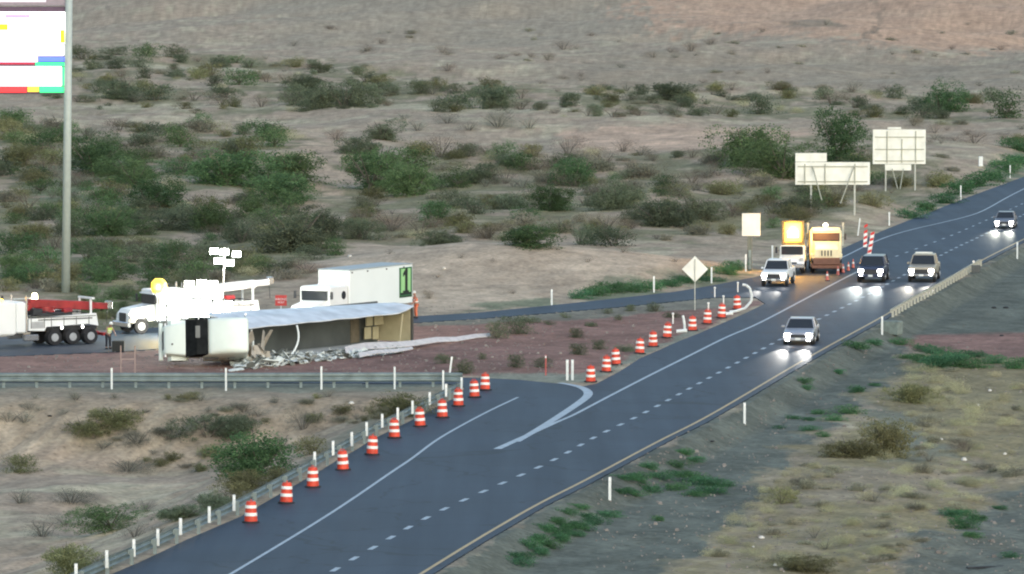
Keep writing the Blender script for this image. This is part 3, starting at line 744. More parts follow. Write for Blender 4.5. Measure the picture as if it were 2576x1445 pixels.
def car(kind, paint, label, px, py, heading, sc=1.0, lit=60, beam=250, grp='oncoming cars with lit headlamps', col=(1, .96, .88), lampm=None):
    """front of the vehicle is +x"""
    root = empty({'sedan': 'sedan_car', 'suv': 'suv_car', 'pickup': 'pickup_truck'}[kind], G0(px, py), heading, sc)
    tag(root, label, 'pickup truck' if kind == 'pickup' else 'car', grp)
    if kind == 'sedan':
        L, Wd, r, wb = 4.7, 1.82, .33, 2.75
        prof = [(2.32, .28), (2.36, .55), (2.25, .72), (1.2, .92), (-1.6, .98), (-2.25, .95), (-2.35, .6), (-2.3, .3)]
        gh = [(1.15, .9), (.35, 1.40), (-.9, 1.42), (-1.75, .96)]
    elif kind == 'suv':
        L, Wd, r, wb = 4.8, 1.9, .37, 2.8
        prof = [(2.35, .38), (2.4, .75), (2.3, .98), (1.25, 1.10), (-2.3, 1.14), (-2.4, .8), (-2.35, .42)]
        gh = [(1.2, 1.08), (.55, 1.70), (-1.9, 1.72), (-2.3, 1.12)]
    else:
        L, Wd, r, wb = 5.8, 2.0, .41, 3.6
        prof = [(2.85, .5), (2.92, .8), (2.88, 1.12), (1.5, 1.22), (1.2, 1.24), (-2.85, 1.22), (-2.9, .9), (-2.85, .55)]
        gh = [(1.35, 1.2), (.75, 1.88), (-.85, 1.90), (-1.05, 1.22)]
    hw = Wd / 2
    n = len(prof)
    mb = MB(); mb.prism(prof, -hw, hw, ins=[.12 if (p[0] > 1.8 or p[0] < -1.8) and False else .04 for p in prof]); body = mb.build('body', paint, root); bev(body, .09)
    # cabin: pillars / roof in paint, glass between
    ins = [.06, .22, .22, .06]
    MB().prism([(a * .985 if a > 0 else a * .985, z) for a, z in gh], -hw + .02, hw - .02, ins=ins).build('window_glass', m_glass, root)
    rf = [(gh[1][0] + .02, gh[1][1] - .03), (gh[1][0] - .05, gh[1][1] + .035), (gh[2][0] + .05, gh[2][1] + .035), (gh[2][0] - .02, gh[2][1] - .03)]
    pm = MB().prism(rf, -hw + .22, hw - .22, ins=[0, .05, .05, 0])
    for s in (-1, 1):
        pm.tube((gh[0][0], s * (hw - .08), gh[0][1]), (gh[1][0], s * (hw - .24), gh[1][1]), .035, n=6)
        pm.tube((gh[3][0], s * (hw - .08), gh[3][1]), (gh[2][0], s * (hw - .24), gh[2][1]), .045, n=6)
        pm.tube((0, s * (hw - .05), gh[0][1]), (-.05, s * (hw - .22), gh[1][1]), .03, n=6)
    pm.build('roof', paint, root)
    fx = prof[1][0]; gz = prof[1][1]
    MB().box((fx + .005, 0, gz - .02), (.05, Wd * .52, .2 if kind == 'sedan' else .34), ch=.02).build('grille', m_chassis, root)
    MB().box((fx + .02, 0, gz - .27 if kind != 'sedan' else .36), (.14, Wd * .96, .17), ch=.04).build('front_bumper', m_chrome if kind == 'pickup' else paint, root)
    MB().box((-prof[1][0] * .99, 0, .5), (.12, Wd * .94, .2), ch=.04).build('rear_bumper', paint, root)
    MB().box((fx + .10, 0, gz - .27 if kind != 'sedan' else .38), (.01, .32, .14)).build('licence_plate', m_post, root)
    lm = lampm or m_lampw
    hz = gz + (.04 if kind == 'sedan' else .06)
    for s in (-1, 1):
        MB().box((fx + .09, s * (hw - .3), hz - .28), (.03, .2, .09)).build('added_fog_lamp', lm, root)  # lit fog lamps added to widen the headlamp glow
        MB().box((fx - .02, s * (hw - .28), hz), (.12, .36, .20), ch=.03).build('headlight', lm, root)
        if beam: spot(root, (fx + .12, s * (hw - .28), hz), (1, 0, -.085), beam * 2.5, col, 13)
        MB().box((-fx + .0, s * (hw - .2), gz + .08), (.06, .24, .2)).build('tail_light', m_redlamp, root)
        MB().box((gh[0][0] - .25, s * (hw + .08), gh[0][1] + .1), (.12, .2, .15), ch=.03).build('wing_mirror', paint, root)
        for wx in (wb / 2 + .05, -wb / 2 + .05):
            MB().tube((wx, s * (hw - .2), r + .02), (wx, s * (hw - .015), r + .02), r + .07, n=20).build('wheel_arch', m_chassis, root)
            wheel(root, wx, s * (hw + .01), r, .24)
    if kind == 'pickup':
        MB().box((-1.95, 0, 1.24), (1.75, Wd * .78, .03)).build('truck_bed', m_chassis, root)
    return root, fx, hw

def hdg(a, b):
    p = G0(*a); q = G0(*b); return math.atan2(q.y - p.y, q.x - p.x)
h_lane = hdg((2145, 762), (1755, 1010)); h_far = hdg((2461, 598), (2145, 762)); h_far2 = hdg((2576, 540), (2395, 628))
toward = R(-95)
def blend_h(h, k=.35): return h * (1 - k) + toward * k
p_silver = mat('silver_paint', (.42, .43, .46), .3, .4, var=.03); p_dark = mat('dark_blue_paint', (.05, .06, .10), .3, .2, var=.03)
p_tan = mat('tan_paint', (.40, .36, .28), .35, .1, var=.03); p_grey = mat('grey_paint', (.20, .21, .24), .3, .3, var=.03)
car('sedan', p_silver, 'silver sedan with both headlamps lit, nearest car on the highway', 2016, 862, blend_h(h_lane), 1.1)
car('suv', p_dark, 'dark blue car with glaring headlamps right of the cream truck', 2197, 706, blend_h(h_far), 1.1, beam=420, col=(.93, 1, .95))
rt, fx, hw = car('pickup', p_tan, 'tan pickup with a bar on its roof in the right lane', 2325, 705, blend_h(h_far), 1.05, beam=200, col=(1, .93, .78))
MB().box((.3, 0, 2.02), (.3, 1.25, .12), ch=.03).build('roof_light_bar', m_signback, rt)
car('sedan', p_grey, 'grey car with lit headlamps farthest up the highway at the right edge', 2530, 573, blend_h(h_far2), 1.02, beam=300, col=(1, 1, .85))
car('pickup', m_white, 'white pickup with lit headlamps stopped left of the plow truck', 1958, 716, R(-100), 1.0, beam=160, grp='crew vehicles stopped at the roadworks')

# ---- conventional truck cab, front at +x, x=0 at the back of the cab
def truck_cab(root, paint, W_=2.3, hood=1.9, cabL=1.5, h=2.75, sleeper=0.0, hood_h=1.75, wheel_r=.5, fair=False, slots=0, visor=None, roof_extra=0, lampm=None, axle=True):
    hw = W_ / 2; x1 = cabL + hood
    MB().box((cabL / 2 + .0, 0, (h + .75) / 2), (cabL, W_, h - .75), ch=.09, top=(.94, .92)).build('cab', paint, root)
    hoodp = [(cabL - .05, .85), (cabL - .05, hood_h + .1), (x1 - .25, hood_h - .2), (x1, hood_h - .5), (x1 + .02, .75)]
    MB().prism(hoodp, -hw * .82, hw * .82, ins=[0, .1, .14, .1, 0]).build('hood', paint, root)
    MB().box((cabL + .03, 0, hood_h + .42), (.06, W_ * .86, .66), Matrix.Identity(4), ch=.0).build('windshield', m_glass, root)
    MB().box((cabL + .10, 0, hood_h + .78), (.16, W_ * .88, .09), ch=.02).build('sun_visor', visor or paint, root)
    MB().box((x1 + .02, 0, hood_h - .75), (.06, W_ * .42, .62), ch=.02).build('grille', m_chassis if not slots else paint, root)
    if slots:
        g_ = MB()
        for k in range(slots): g_.box((x1 + .058, (k - (slots - 1) / 2) * .24, hood_h - .78), (.02, .10, .42))
        g_.build('grille_slots', m_chassis, root)
    MB().box((x1 + .12, 0, .62), (.25, W_, .34), ch=.05).build('bumper', m_chrome if not slots else mat('rust_brown_steel', (.18, .08, .05), .6), root)
    for s in (-1, 1):
        MB().box((cabL * .55, s * (hw - .03), hood_h + .4), (cabL * .52, .05, .5), ch=.0).build('side_window', m_glass, root)
        MB().box((cabL * .5, s * (hw + .006), 1.35), (cabL * .7, .02, .9)).build('door_panel', paint, root)
        if axle:
            MB().prism([(x1 - 1.35, 1.0), (x1 - 1.2, 1.28), (x1 - .45, 1.28), (x1 - .1, 1.0), (x1 - .05, .75), (x1 - .3, .75), (x1 - .45, 1.08), (x1 - 1.15, 1.08), (x1 - 1.3, .8)], s * hw * .62 if s > 0 else -hw, hw if s > 0 else -hw * .62).build('fender', paint, root)
            wheel(root, x1 - .8, s * hw, wheel_r, .28)
        MB().box((x1 - .1, s * hw * .78, 1.12), (.16, .3, .22), ch=.03).build('headlight', lampm or m_rim, root)
        m_ = MB(); m_.box((cabL + .2, s * (hw + .26), hood_h + .45), (.1, .18, .5), ch=.02); m_.tube((cabL, s * hw, hood_h + .4), (cabL + .2, s * (hw + .26), hood_h + .4), .02, n=6); m_.build('wing_mirror', m_chassis, root)
    if sleeper:
        MB().box((-sleeper / 2, 0, (h + .85) / 2), (sleeper - .01, W_ + .1, h - .85), ch=.1).build('sleeper', paint, root)
    if fair:
        MB().prism([(cabL * .9, h - .05), (-.1, h + 1.0), (-sleeper + .05, h + 1.0), (-sleeper + .05, h - .05)], -hw, hw, ins=[.22, .14, .05, .02]).build('roof_fairing', paint, root)
    return x1

# ---- box truck with the green number panel
th = R(180 + 62)
L_box, W_b = 8.6, 2.45
# near vertical corner (front left top) sits at photo column 880
base = G0(880, 822)
f = Vector((math.cos(th), math.sin(th), 0)); lf = Vector((-f.y, f.x, 0))
org = base - lf * (W_b / 2) - f * L_box          # rear centre of the box
root = empty('box_truck', org, th); tag(root, 'white box truck with a green number panel, parked behind the overturned trailer', 'box truck')
m_boxw = mat('pale_aqua_white_panel', (.80, .86, .84), .4, var=.03, scale=.5)
bx = MB().box((L_box / 2, 0, 2.42), (L_box, W_b, 2.66), ch=.05).build('cargo_box', m_boxw, root)
MB().box((L_box / 2, 0, 3.78), (L_box + .04, W_b + .04, .06)).build('roof_rail', mat('grey_trim', (.36, .40, .40), .5), root)
MB().box((L_box + .01, 0, 2.45), (.04, W_b * .96, 2.5)).build('front_panel', m_white, root)
MB().box((-.03, 0, 2.4), (.08, W_b * .98, 2.6), ch=.01).build('rear_door_frame', m_white, root)
MB().box((L_box / 2, 0, 1.0), (L_box, .9, .22)).build('chassis_frame', m_chassis, root)
mk = MB()
for xx in (1.2, 3.6, 6.2, 8.3): mk.box((xx, W_b / 2 + .02, 3.6), (.14, .04, .08))
mk.build('marker_lights', m_chassis, root)
sy = W_b / 2
mg = mat('light_green_vinyl', (.33, .62, .27), .5, var=.05); mdg = mat('dark_green_vinyl', (.03, .13, .05), .5, var=.05); mblk = mat('black_vinyl', (.012, .015, .012), .5)
px0 = .95
sg = MB().box((px0, sy + .015, 2.55), (1.75, .02, 2.05)).build('sign_border', mdg, root)
MB().box((px0, sy + .027, 2.68), (1.35, .012, 1.62)).build('sign_field', mg, root)
MB().prism([(.20, -.68), (.20, .70), (-.02, .70), (-.34, .42), (-.34, .22), (-.10, .34), (-.10, -.68)], -.006, .006, Matrix.Translation((px0, sy + .041, 2.70)) @ Matrix.Rotation(R(180), 4, 'Z') @ Matrix.Scale(1.15, 4)).box((px0, sy + .041, 1.92), (.85, .012, .14)).build('numeral', mblk, root)
MB().box((px0, sy + .037, 1.78), (1.5, .012, .12)).box((px0, sy + .031, 1.58), (1.7, .012, .06)).build('lettering_bars', mblk, root)
# cab in front of the box
cab = empty('cab_unit', (L_box + .15, 0, 0)); cab.parent = root
truck_cab(cab, m_white, 2.3, 1.9, 2.4, 2.8, hood_h=1.78, axle=True)
for s in (-1, 1): MB().tube((.55, s * 1.10, 2.15), (.55, s * 1.175, 2.15), .28, n=16).build('sleeper_window', m_glass, cab)
MB().prism([(.6, 2.7), (-.05, 3.3), (-.12, 3.3), (-.12, 2.7)], -.9, .9).build('wind_deflector', m_white, cab)
for s in (-1, 1): wheel(root, 1.9, s * W_b / 2, .5, .28, True)
for s in (-1, 1): MB().box((-.09, s * 1.05, 1.25), (.04, .2, .3)).build('tail_light', m_redlamp, root)

# ---- recovery trucks with a rotating boom
m_boomr = mat('red_boom_paint', (.30, .022, .024), .45, var=.3, scale=2)
def tow_truck(px, py, rz, label, boom_ang, boom_m, lamps=True):
    root = empty('tow_truck', G0(px, py), rz); tag(root, label, 'tow truck', 'heavy tow trucks at the crash')
    # x from rear (0) to front
    MB().box((4.2, 0, 1.0), (8.6, .95, .28), ch=.02).build('chassis_frame', m_chassis, root)
    for s in (-1, 1):
        MB().prism([(.2, 1.15), (.35, 1.95), (5.2, 1.75), (5.2, 1.0), (4.1, .95), (3.95, 1.2), (1.0, 1.3)], s * 1.22 if s > 0 else -1.22, s * .95 if s > 0 else -.95).build('side_body', m_white, root)
        MB().box((2.6, s * 1.232, 1.66), (3.9, .02, .10)).build('chrome_strip', m_chrome, root)
        MB().box((4.6, s * 1.235, 1.35), (.9, .02, .42)).build('tool_locker', m_rim, root)
        ln_ = MB()
        for xx in (.9, 1.8, 2.7, 3.6, 4.1, 5.05): ln_.box((xx, s * 1.236, 1.45), (.035, .02, .62))
        ln_.box((2.7, s * 1.236, 1.80), (4.6, .02, .04)).build('locker_seams', m_chassis, root)
        MB().path([(4.9, s * .9, 1.9), (4.0, s * 1.0, 2.2), (3.0, s * 1.0, 1.95), (1.6, s * .9, 2.1), (.6, s * .8, 1.9)], .035, 6).build('hose', m_dark, root)
        MB().box((4.4, s * .7, 2.15), (.7, .5, .4), ch=.04).build('control_box', m_chassis, root)
        MB().tube((1.9, s * .7, 2.1), (2.5, s * .7, 2.1), .22, n=12).build('cable_reel', m_boomr, root)
        for wx in (.75, 2.05, 3.35): wheel(root, wx, s * 1.25, .5, .27, True)
        MB().box((5.0, s * 1.05, .55), (1.0, .4, .4), ch=.05).build('fuel_tank', m_chrome, root)
        lamp(root, 'work_lamp', 1.4, s * 1.27, 1.12, .10, m_lamps); lamp(root, 'work_lamp', 2.9, s * 1.27, 1.12, .10, m_lamps)
        MB().box((.5, s * .75, 2.25), (.12, .1, 1.3)).build('winch_upright', m_white, root)
    MB().box((.42, 0, 2.88), (.2, 1.9, .12)).build('rear_light_bar', m_white, root)
    MB().box((3.2, 0, 1.98), (2.6, 1.8, .2), ch=.03).build('deck', m_chassis, root)
    MB().tube((3.4, 0, 2.05), (3.4, 0, 2.45), .62, n=20).build('turntable', m_boomr, root)
    ca, sa = math.cos(boom_ang), math.sin(boom_ang)
    M_ = Matrix.Translation((4.4, 0, 2.55)) @ Matrix.Rotation(R(180), 4, 'Z') @ Matrix.Rotation(-boom_ang, 4, 'Y')
    b1 = MB().box((2.1, 0, .1), (4.6, .5, .55), M_, ch=.04).build('main_boom', boom_m, root)
    MB().box((4.6, 0, .12), (1.9, .36, .40), M_, ch=.03).build('boom_extension', boom_m, root)
    MB().tube((.9, .0, -.35), (2.9, 0, -.12), .09, n=10, M=M_).tube((.2, 0, -.5), (.9, 0, -.35), .13, n=10, M=M_).build('lift_cylinder', m_chrome, root)
    MB().box((5.6, 0, .2), (.35, .5, .5), M_, ch=.04).build('boom_head', m_chrome, root)
    MB().path([(5.6, .15, 0), (5.6, .15, -1.0)], .02, 6, M_).build('winch_cable', m_chassis, root)
    MB().tube((4.9, -.5, 2.5), (4.9, .5, 2.5), .28, n=14).build('winch_drum', m_boomr, root)
    MB().tube((-.4, 0, .6), (.6, 0, .7), .12, n=8).box((-.5, 0, .55), (.25, 1.6, .2)).build('underlift', m_boomr, root)
    cab = empty('cab_unit', (6.1, 0, 0)); cab.parent = root
    truck_cab(cab, m_white, 2.35, 1.9, 1.7, 2.85, sleeper=.7, hood_h=1.8)
    MB().box((.9, 0, 2.98), (.35, 1.7, .16), ch=.04).build('beacon_bar', m_amber, cab)
    for s in (-1, 1): MB().tube((-.82, s * 1.05, .9), (-.82, s * 1.05, 3.2), .07, n=10).build('exhaust_stack', m_chrome, root if False else cab)
    MB().box((.05, -.6, 3.05), (.1, .1, .25)).build('antenna_mount', m_chassis, cab)
    return root
ta = R(180 + 33)
tow_truck(232, 861, ta, 'white tow truck with a dark red boom at the left edge', R(-4), m_boomr)
t2 = tow_truck(640, 826, R(180 + 30), 'white tow truck facing left behind the overturned cab, lit by floodlights', R(4), mat('pale_boom_paint', (.7, .68, .64), .4))
# amber beacon and rods on the first truck
rodbase = G0(73, 850)
# ---- floodlight mast on the second tow truck's side
FB = G0(560, 838); root = empty('light_tower', FB); tag(root, 'floodlight mast blazing white behind the overturned cab', 'light tower')
MB().box((0, 0, .45), (1.6, 1.0, .7), ch=.05).build('generator_body', mat('yellow_paint', (.7, .5, .08), .5), root)
MB().tube((0, 0, .8), (0.15, 0, 5.6), .06, n=10).build('mast', m_chrome, root)
for s in (-1, 1):
    for q in (-1, 1): MB().tube((s * .6, q * .6, .05), (s * .3, q * .3, .5), .04, n=6).build('outrigger', m_chassis, root)
m_flood = mat('floodlight_lens', (.9, .9, .9), .3, emis=(1, 1, .94), estr=12, var=.01)
def flood(x, z, par, sx=.5, sy=.38, y=-.1, yaw=0):
    M_ = Matrix.Translation((x, y, z)) @ Matrix.Rotation(yaw, 4, 'Z') @ Matrix.Rotation(R(-8), 4, 'X')
    h = MB().box((0, .08, 0), (sx + .08, .16, sy + .08), M_, ch=.02).build('floodlight_housing', m_chassis, par)
    MB().box((0, -.015, 0), (sx, .03, sy), M_).build('floodlight_lens', m_flood, h)
for x, z in ((-.28, 4.75), (.5, 4.62), (.15, 5.35), (.95, 5.2), (-.55, 5.4)): flood(x, z, root, .5, .36)
for i, (x, y) in enumerate([(455, 800), (500, 792), (545, 790), (590, 788), (430, 790), (475, 770), (525, 760), (575, 762)]):
    pass
def ptl(parent, loc, e, col, r=.3):
    l = bpy.data.lights.new('flood_glow', 'POINT'); l.energy = e; l.color = col; l.shadow_soft_size = r
    o = bpy.data.objects.new('flood_glow', l); COL.objects.link(o); o.parent = parent; o.location = loc
ptl(root, (.2, -.8, 5.1), 2000, (1, 1, .9), .5)
# added floodlight rack, its lamps stand in for the white glare here
rack = empty('glare_floodlight_rack', G0(500, 842)); tag(rack, 'added rack of floodlights standing in for the white glare between the tow trucks', 'added glare lamps')
MB().box((0, 0, 1.9), (4.4, .08, .08)).box((0, 0, 1.15), (4.4, .08, .08)).box((-2.1, 0, 1.0), (.08, .08, 2.0)).box((2.1, 0, 1.0), (.08, .08, 2.0)).box((0, 0, 1.0), (.08, .08, 2.0)).build('frame', m_chassis, rack)
for x, z in ((-1.1, 2.62), (-.3, 2.7), (.5, 2.66), (1.25, 2.6), (-.6, 3.3), (.2, 3.36), (.95, 3.3)): flood(x, z, rack, .6, .44)  # upper rows added only for more bright mass
MB().box((-1.1, 0, 2.0), (.07, .07, 2.8)).box((1.25, 0, 2.0), (.07, .07, 2.8)).box((.1, 0, 2.3), (3.2, .06, .06)).box((.1, 0, 3.0), (2.4, .06, .06)).build('upper_frame', m_chassis, rack)
for x in (-1.7, -.95, -.2, .55, 1.3, 1.95):
    flood(x, 1.98, rack, .55, .40)
    if x > -1.5: flood(x - .1, 1.35, rack, .5, .36)
ptl(rack, (0, -1.0, 1.9), 1500, (1, 1, .9), .5)
# amber warning beacon at left of the glare
bc = empty('warning_beacon', G0(400, 846)); tag(bc, 'amber warning beacon on a stand left of the floodlights', 'warning beacon')
MB().tube((0, 0, 0), (0, 0, 2.9), .05, n=8).build('stand', m_chassis, bc)
MB().lathe([(.4, 2.85), (.5, 3.1), (.48, 3.5), (.25, 3.75)], 14).build('beacon_lens', mat('yellow_beacon_lens', (.9, .7, .1), .3, emis=(1, .58, .02), estr=1.4), bc)
ptl(bc, (0, -.6, 3.2), 350, (1, .7, .1), .3)
ba = empty('warning_beacon', G0(77, 856)); ba.location.y += 3; tag(ba, 'small pale beacon lamp with a bar above the left tow truck', 'warning beacon')
MB().tube((0, 0, 0), (0, 0, 2.35), .04, n=8).build('stand', m_chassis, ba)
MB().lathe([(.16, 2.35), (.2, 2.5), (.18, 2.75), (.1, 2.85)], 12).build('beacon_lens', mat('pale_yellow_lens', (.9, .85, .5), .3, emis=(1, .92, .55), estr=6), ba)
MB().tube((-1.4, 0, 2.45), (-.15, 0, 2.5), .03, n=6).build('light_bar', m_post, ba)

# ---- overturned tractor, lying on its left side, roof toward the camera
def wreck_cab():
    root = empty('overturned_truck_cab'); tag(root, 'white truck cab lying on its side with its dark windshield toward the guardrail', 'wrecked truck')
    base = G0(612, 924)
    f = Vector((-1, -.10, 0)).normalized(); u = Vector((f.y * -1, f.x, 0)); u = Vector((-.10, -1, 0)).normalized(); u = (u - f * u.dot(f)).normalized(); 
    u = (u + Vector((0, 0, .22))).normalized(); l = u.cross(f)
    M_ = Matrix((( f.x, l.x, u.x), (f.y, l.y, u.y), (f.z, l.z, u.z))).to_4x4()
    M_.translation = base + Vector((0, 3.3, 1.22))
    root.matrix_world = M_
    m_w = mat('greenish_white_cab_paint', (.76, .84, .76), .4, var=.05, scale=.9)
    W_ = 2.45; hw = W_ / 2
    # roof-side shell: sleeper and fairing
    MB().prism([(2.75, .9), (2.8, 2.1), (2.35, 2.95), (1.2, 3.45), (.0, 3.5), (.0, .9)], -hw, hw, ins=[0, .02, .12, .22, .12, 0]).build('sleeper_and_roof_fairing', m_w, root); bev(root.children[0], .24, 4)
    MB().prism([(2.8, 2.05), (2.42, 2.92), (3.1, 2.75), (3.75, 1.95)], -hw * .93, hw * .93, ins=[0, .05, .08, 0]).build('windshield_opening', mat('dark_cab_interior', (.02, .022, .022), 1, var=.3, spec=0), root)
    MB().box((3.0, -.3, 2.79), (.35, W_ * .3, .02), Matrix.Identity(4)).build('dashboard_debris', mat('torn_grey_lining', (.16, .17, .16), .7), root)
    MB().prism([(2.75, .9), (2.75, 2.0), (3.7, 1.95), (4.6, 1.75), (5.05, 1.45), (5.1, .8)], -hw * .9, hw * .9, ins=[0, 0, .06, .16, .26, .14]).build('hood', m_w, root); bev([c for c in root.children if c.name.startswith('hood')][0], .16, 4)
    MB().box((5.08, 0, 1.05), (.06, 1.1, .6), ch=.02).build('grille', m_chassis, root)
    MB().box((5.2, 0, .55), (.25, 2.3, .4), ch=.06).build('bumper', m_w, root)
    MB().box((2.3, 0, .8), (4.6, .9, .3)).build('chassis_frame', m_chassis, root)
    MB().box((2.1, 0, .6), (.5, .4, .4)).build('transmission', m_chassis, root)
    for s in (-1, 1):
        MB().box((2.2, s * (hw + .005), 1.9), (.85, .02, .55)).build('door_window', m_glass, root)
        MB().box((1.0, s * (hw + .005), 2.1), (.45, .02, .3)).build('sleeper_window', m_glass, root)
        MB().box((2.2, s * (hw + .012), 1.3), (1.0, .012, .7)).build('door_panel', m_w, root)
        wheel(root, 4.2, s * 1.15, .5, .28); wheel(root, .5, s * 1.15, .5, .27, True); wheel(root, 1.7, s * 1.15, .5, .27, True)
        MB().tube((1.6, s * 1.0, .65), (.2, s * 1.0, .65), .33, n=16).build('fuel_tank', m_chrome, root)
        MB().prism([(3.55, .9), (3.7, 1.25), (4.6, 1.25), (4.8, .9)], s * hw * .55 if s > 0 else -hw, hw if s > 0 else -hw * .55).build('fender', m_w, root)
    for s in (-1, 1): MB().box((4.95, s * .9, 1.25), (.12, .3, .25), ch=.03).build('headlight', m_rim, root)
    MB().tube((.15, -1.3, 1.0), (.15, -1.3, 3.1), .06, n=8).build('exhaust_stack', m_chrome, root)
    o = MB().tube((4.55, .3, 1.78), (4.55, .3, 1.80), .06, n=10).build('hood_badge', m_chassis, root)
wreck_cab()

# ---- overturned trailer, torn open on its roof side
def wreck_trailer():
    A = G0(604, 914); B = G0(1036, 866); ax = (B - A); Lt = ax.length; ax.normalize(); nn = Vector((ax.y, -ax.x, 0))
    root = empty('overturned_trailer', A, math.atan2(ax.y, ax.x)); tag(root, 'white semi trailer lying on its side, torn open with its dark interior showing', 'wrecked trailer')
    # local: x along, -y toward the camera (nn), z up
    m_band = mat('blue_white_trailer_skin', (.62, .66, .68), .4, var=.2, scale=.9)
    n = 22; vs = []; fs = []
    for i in range(n + 1):
        x = Lt * i / n; k = i / n
        sag = .02 * math.sin(k * 31)
        zt = 2.95 - .42 * k; zf = 2.12 - .02 * k - sag
        if k > .93: zf += (k - .93) * 5
        yf = .15 + .012 * math.sin(k * 41)
        vs += [(x, 2.65, zt), (x, 1.3, (zt + zf) / 2 + .12), (x, -yf, zf), (x, -yf, zf - .06), (x, 1.3, (zt + zf) / 2 + .04), (x, 2.65, zt - .08)]
    for i in range(n):
        for j in range(6): fs.append((i*6+j, i*6+(j+1) % 6, (i+1)*6+(j+1) % 6, (i+1)*6+j))
    fs += [tuple(range(6)), tuple(n*6+j for j in range(6))[::-1]]
    MB().add(vs, fs).build('upper_side_wall', m_band, root)
    MB().box((Lt / 2, 2.70, 1.35), (Lt, .12, 2.6)).build('floor_deck', mat('dark_grey_interior', (.085, .095, .09), .85, var=.3, scale=.5), root)
    MB().box((Lt * .86, 2.62, 1.3), (Lt * .05, .04, 2.3)).build('floor_stain', mat('brown_grey_interior', (.13, .11, .075), .85, var=.2), root)
    MB().box((Lt / 2, 1.35, .03), (Lt, 2.7, .08)).build('lower_side_wall', m_band, root)
    MB().box((.04, 1.35, 1.3), (.08, 2.6, 2.5), ch=.01).build('front_bulkhead', mat('grey_bulkhead', (.30, .32, .31), .7, var=.2), root)
    mp = mat('plywood_lining', (.42, .38, .24), .8, var=.15, scale=1.2)
    rb = MB(); rb.box((Lt - .06, 1.35, 1.30), (.10, 2.6, 2.3)); rb.build('rear_plywood', mp, root)
    pw = MB()
    for k, (x0, x1, z0, z1) in enumerate([(.885, .925, .35, 1.1), (.93, .965, .30, 1.1), (.885, .925, 1.2, 2.05), (.93, .985, 1.2, 2.0)]):
        pw.box((Lt * (x0 + x1) / 2, 2.2 - k * .06, (z0 + z1) / 2), (Lt * (x1 - x0) * .97, .06, z1 - z0))
    pw.build('plywood_sheets', mp, root)
    MB().box((Lt - .02, -.02, 1.2), (.14, .16, 2.3), Matrix.Rotation(0, 4, 'Y')).build('rear_door_frame', mat('dark_frame_steel', (.07, .07, .06), .7), root)
    for fx_, bend in ((.30, .9), (.045, .35)):
        pts = []
        for k in range(9):
            t = k / 8; pts.append((Lt * fx_ + .25 * math.sin(t * 2.4) * bend - .9 * t * t * bend, -.25 - .12 * math.sin(t * 3), 2.0 - 1.85 * t))
        MB().path(pts, .06, 8).build('roof_bow', m_boxw, root)
    MB().path([(Lt * .94, -.05, 2.0), (Lt * .925, -.1, .9), (Lt * .915, -.12, .15)], .05, 6).build('broken_strut', mp, root)
    # running gear faces away
    for k in (.80, .87):
        for s in (.55, 2.1):
            pass
    for xx in (Lt * .80, Lt * .87):
        o = MB().tube((xx, 3.35, .35), (xx, 3.35, .95), .5, n=18).build('wheel', m_tyre, root)
        o = MB().tube((xx, 3.35, 1.75), (xx, 3.35, 2.35), .5, n=18).build('wheel', m_tyre, root)
        MB().tube((xx, 3.35, .2), (xx, 3.35, 2.4), .08, n=8).build('axle', m_chassis, root)
    # torn skin near the cab
    tn = MB(); r_ = random.Random(4)
    for k in range(16):
        x = -.5 + r_.random() * 2.6; z = r_.random() * 1.4; a = r_.uniform(-.9, .9)
        M_ = Matrix.Translation((x, -.45 - r_.random() * .5, z + .2)) @ Matrix.Rotation(a, 4, 'Y') @ Matrix.Rotation(r_.uniform(-.7, .7), 4, 'X') @ Matrix.Rotation(r_.uniform(-.7, .7), 4, 'Z')
        tn.box((0, 0, 0), (r_.uniform(.2, .7), .03, r_.uniform(.6, 1.4)), M_, top=(.5, 1))
    tn.build('torn_front_skin', mat('beige_torn_panel', (.40, .36, .29), .7, var=.2), root)
    return A, ax, nn, Lt
A_, ax_, nn_, Lt_ = wreck_trailer()
# debris field
r_ = random.Random(11); cols = [mat('pale_debris', (.60, .64, .60), .6, var=.2), mat('grey_debris', (.20, .22, .20), .7, var=.3)]
for ci, cnt in ((0, 300), (1, 220)):
    mb = MB()
    for k in range(cnt):
        px = r_.uniform(590, 1010); t = (px - 600) / 410
        py = 926 - 42 * t + r_.uniform(-14, 8) * (1 - t * .3)
        g = G(px, py); ln = r_.uniform(.12, .95) * (1.2 - .5 * t); 
        M_ = Matrix.Translation(g + Vector((0, 0, r_.uniform(.02, .42 * (1 - t * .7))))) @ Matrix.Rotation(r_.uniform(-1.2, 1.2), 4, 'Z') @ Matrix.Rotation(r_.gauss(0, .45), 4, 'Y') @ Matrix.Rotation(r_.gauss(0, .5), 4, 'X')
        mb.box((0, 0, 0), (ln, r_.uniform(.03, .45), r_.uniform(.02, .08)), M_, top=(r_.uniform(.3, 1), 1))
    tag(mb.build('crash_debris', cols[ci]), None, None, None, 'stuff')
def strip(pts, wd, name, label, cat, m, grp=None):
    P = [G0(x, y) for x, y in pts]; mb = MB(); vs = []; fs = []
    for i, p in enumerate(P):
        z = .06 + .12 * abs(math.sin(i * 1.9)); w_ = wd * (1 - .6 * i / len(P)); z2 = z + w_ * .35
        vs += [(p.x, p.y, z), (p.x - .1, p.y + w_, z2), (p.x - .1, p.y + w_, z2 + .03), (p.x, p.y, z + .03)]
    for i in range(len(P) - 1):
        for j in range(4): fs.append((i*4+j, i*4+(j+1) % 4, (i+1)*4+(j+1) % 4, (i+1)*4+j))
    mb.add(vs, fs); o = mb.build(name, m); tag(o, label, cat, grp)
mw2 = mat('pinkish_white_sheet', (.62, .58, .55), .5, var=.15)
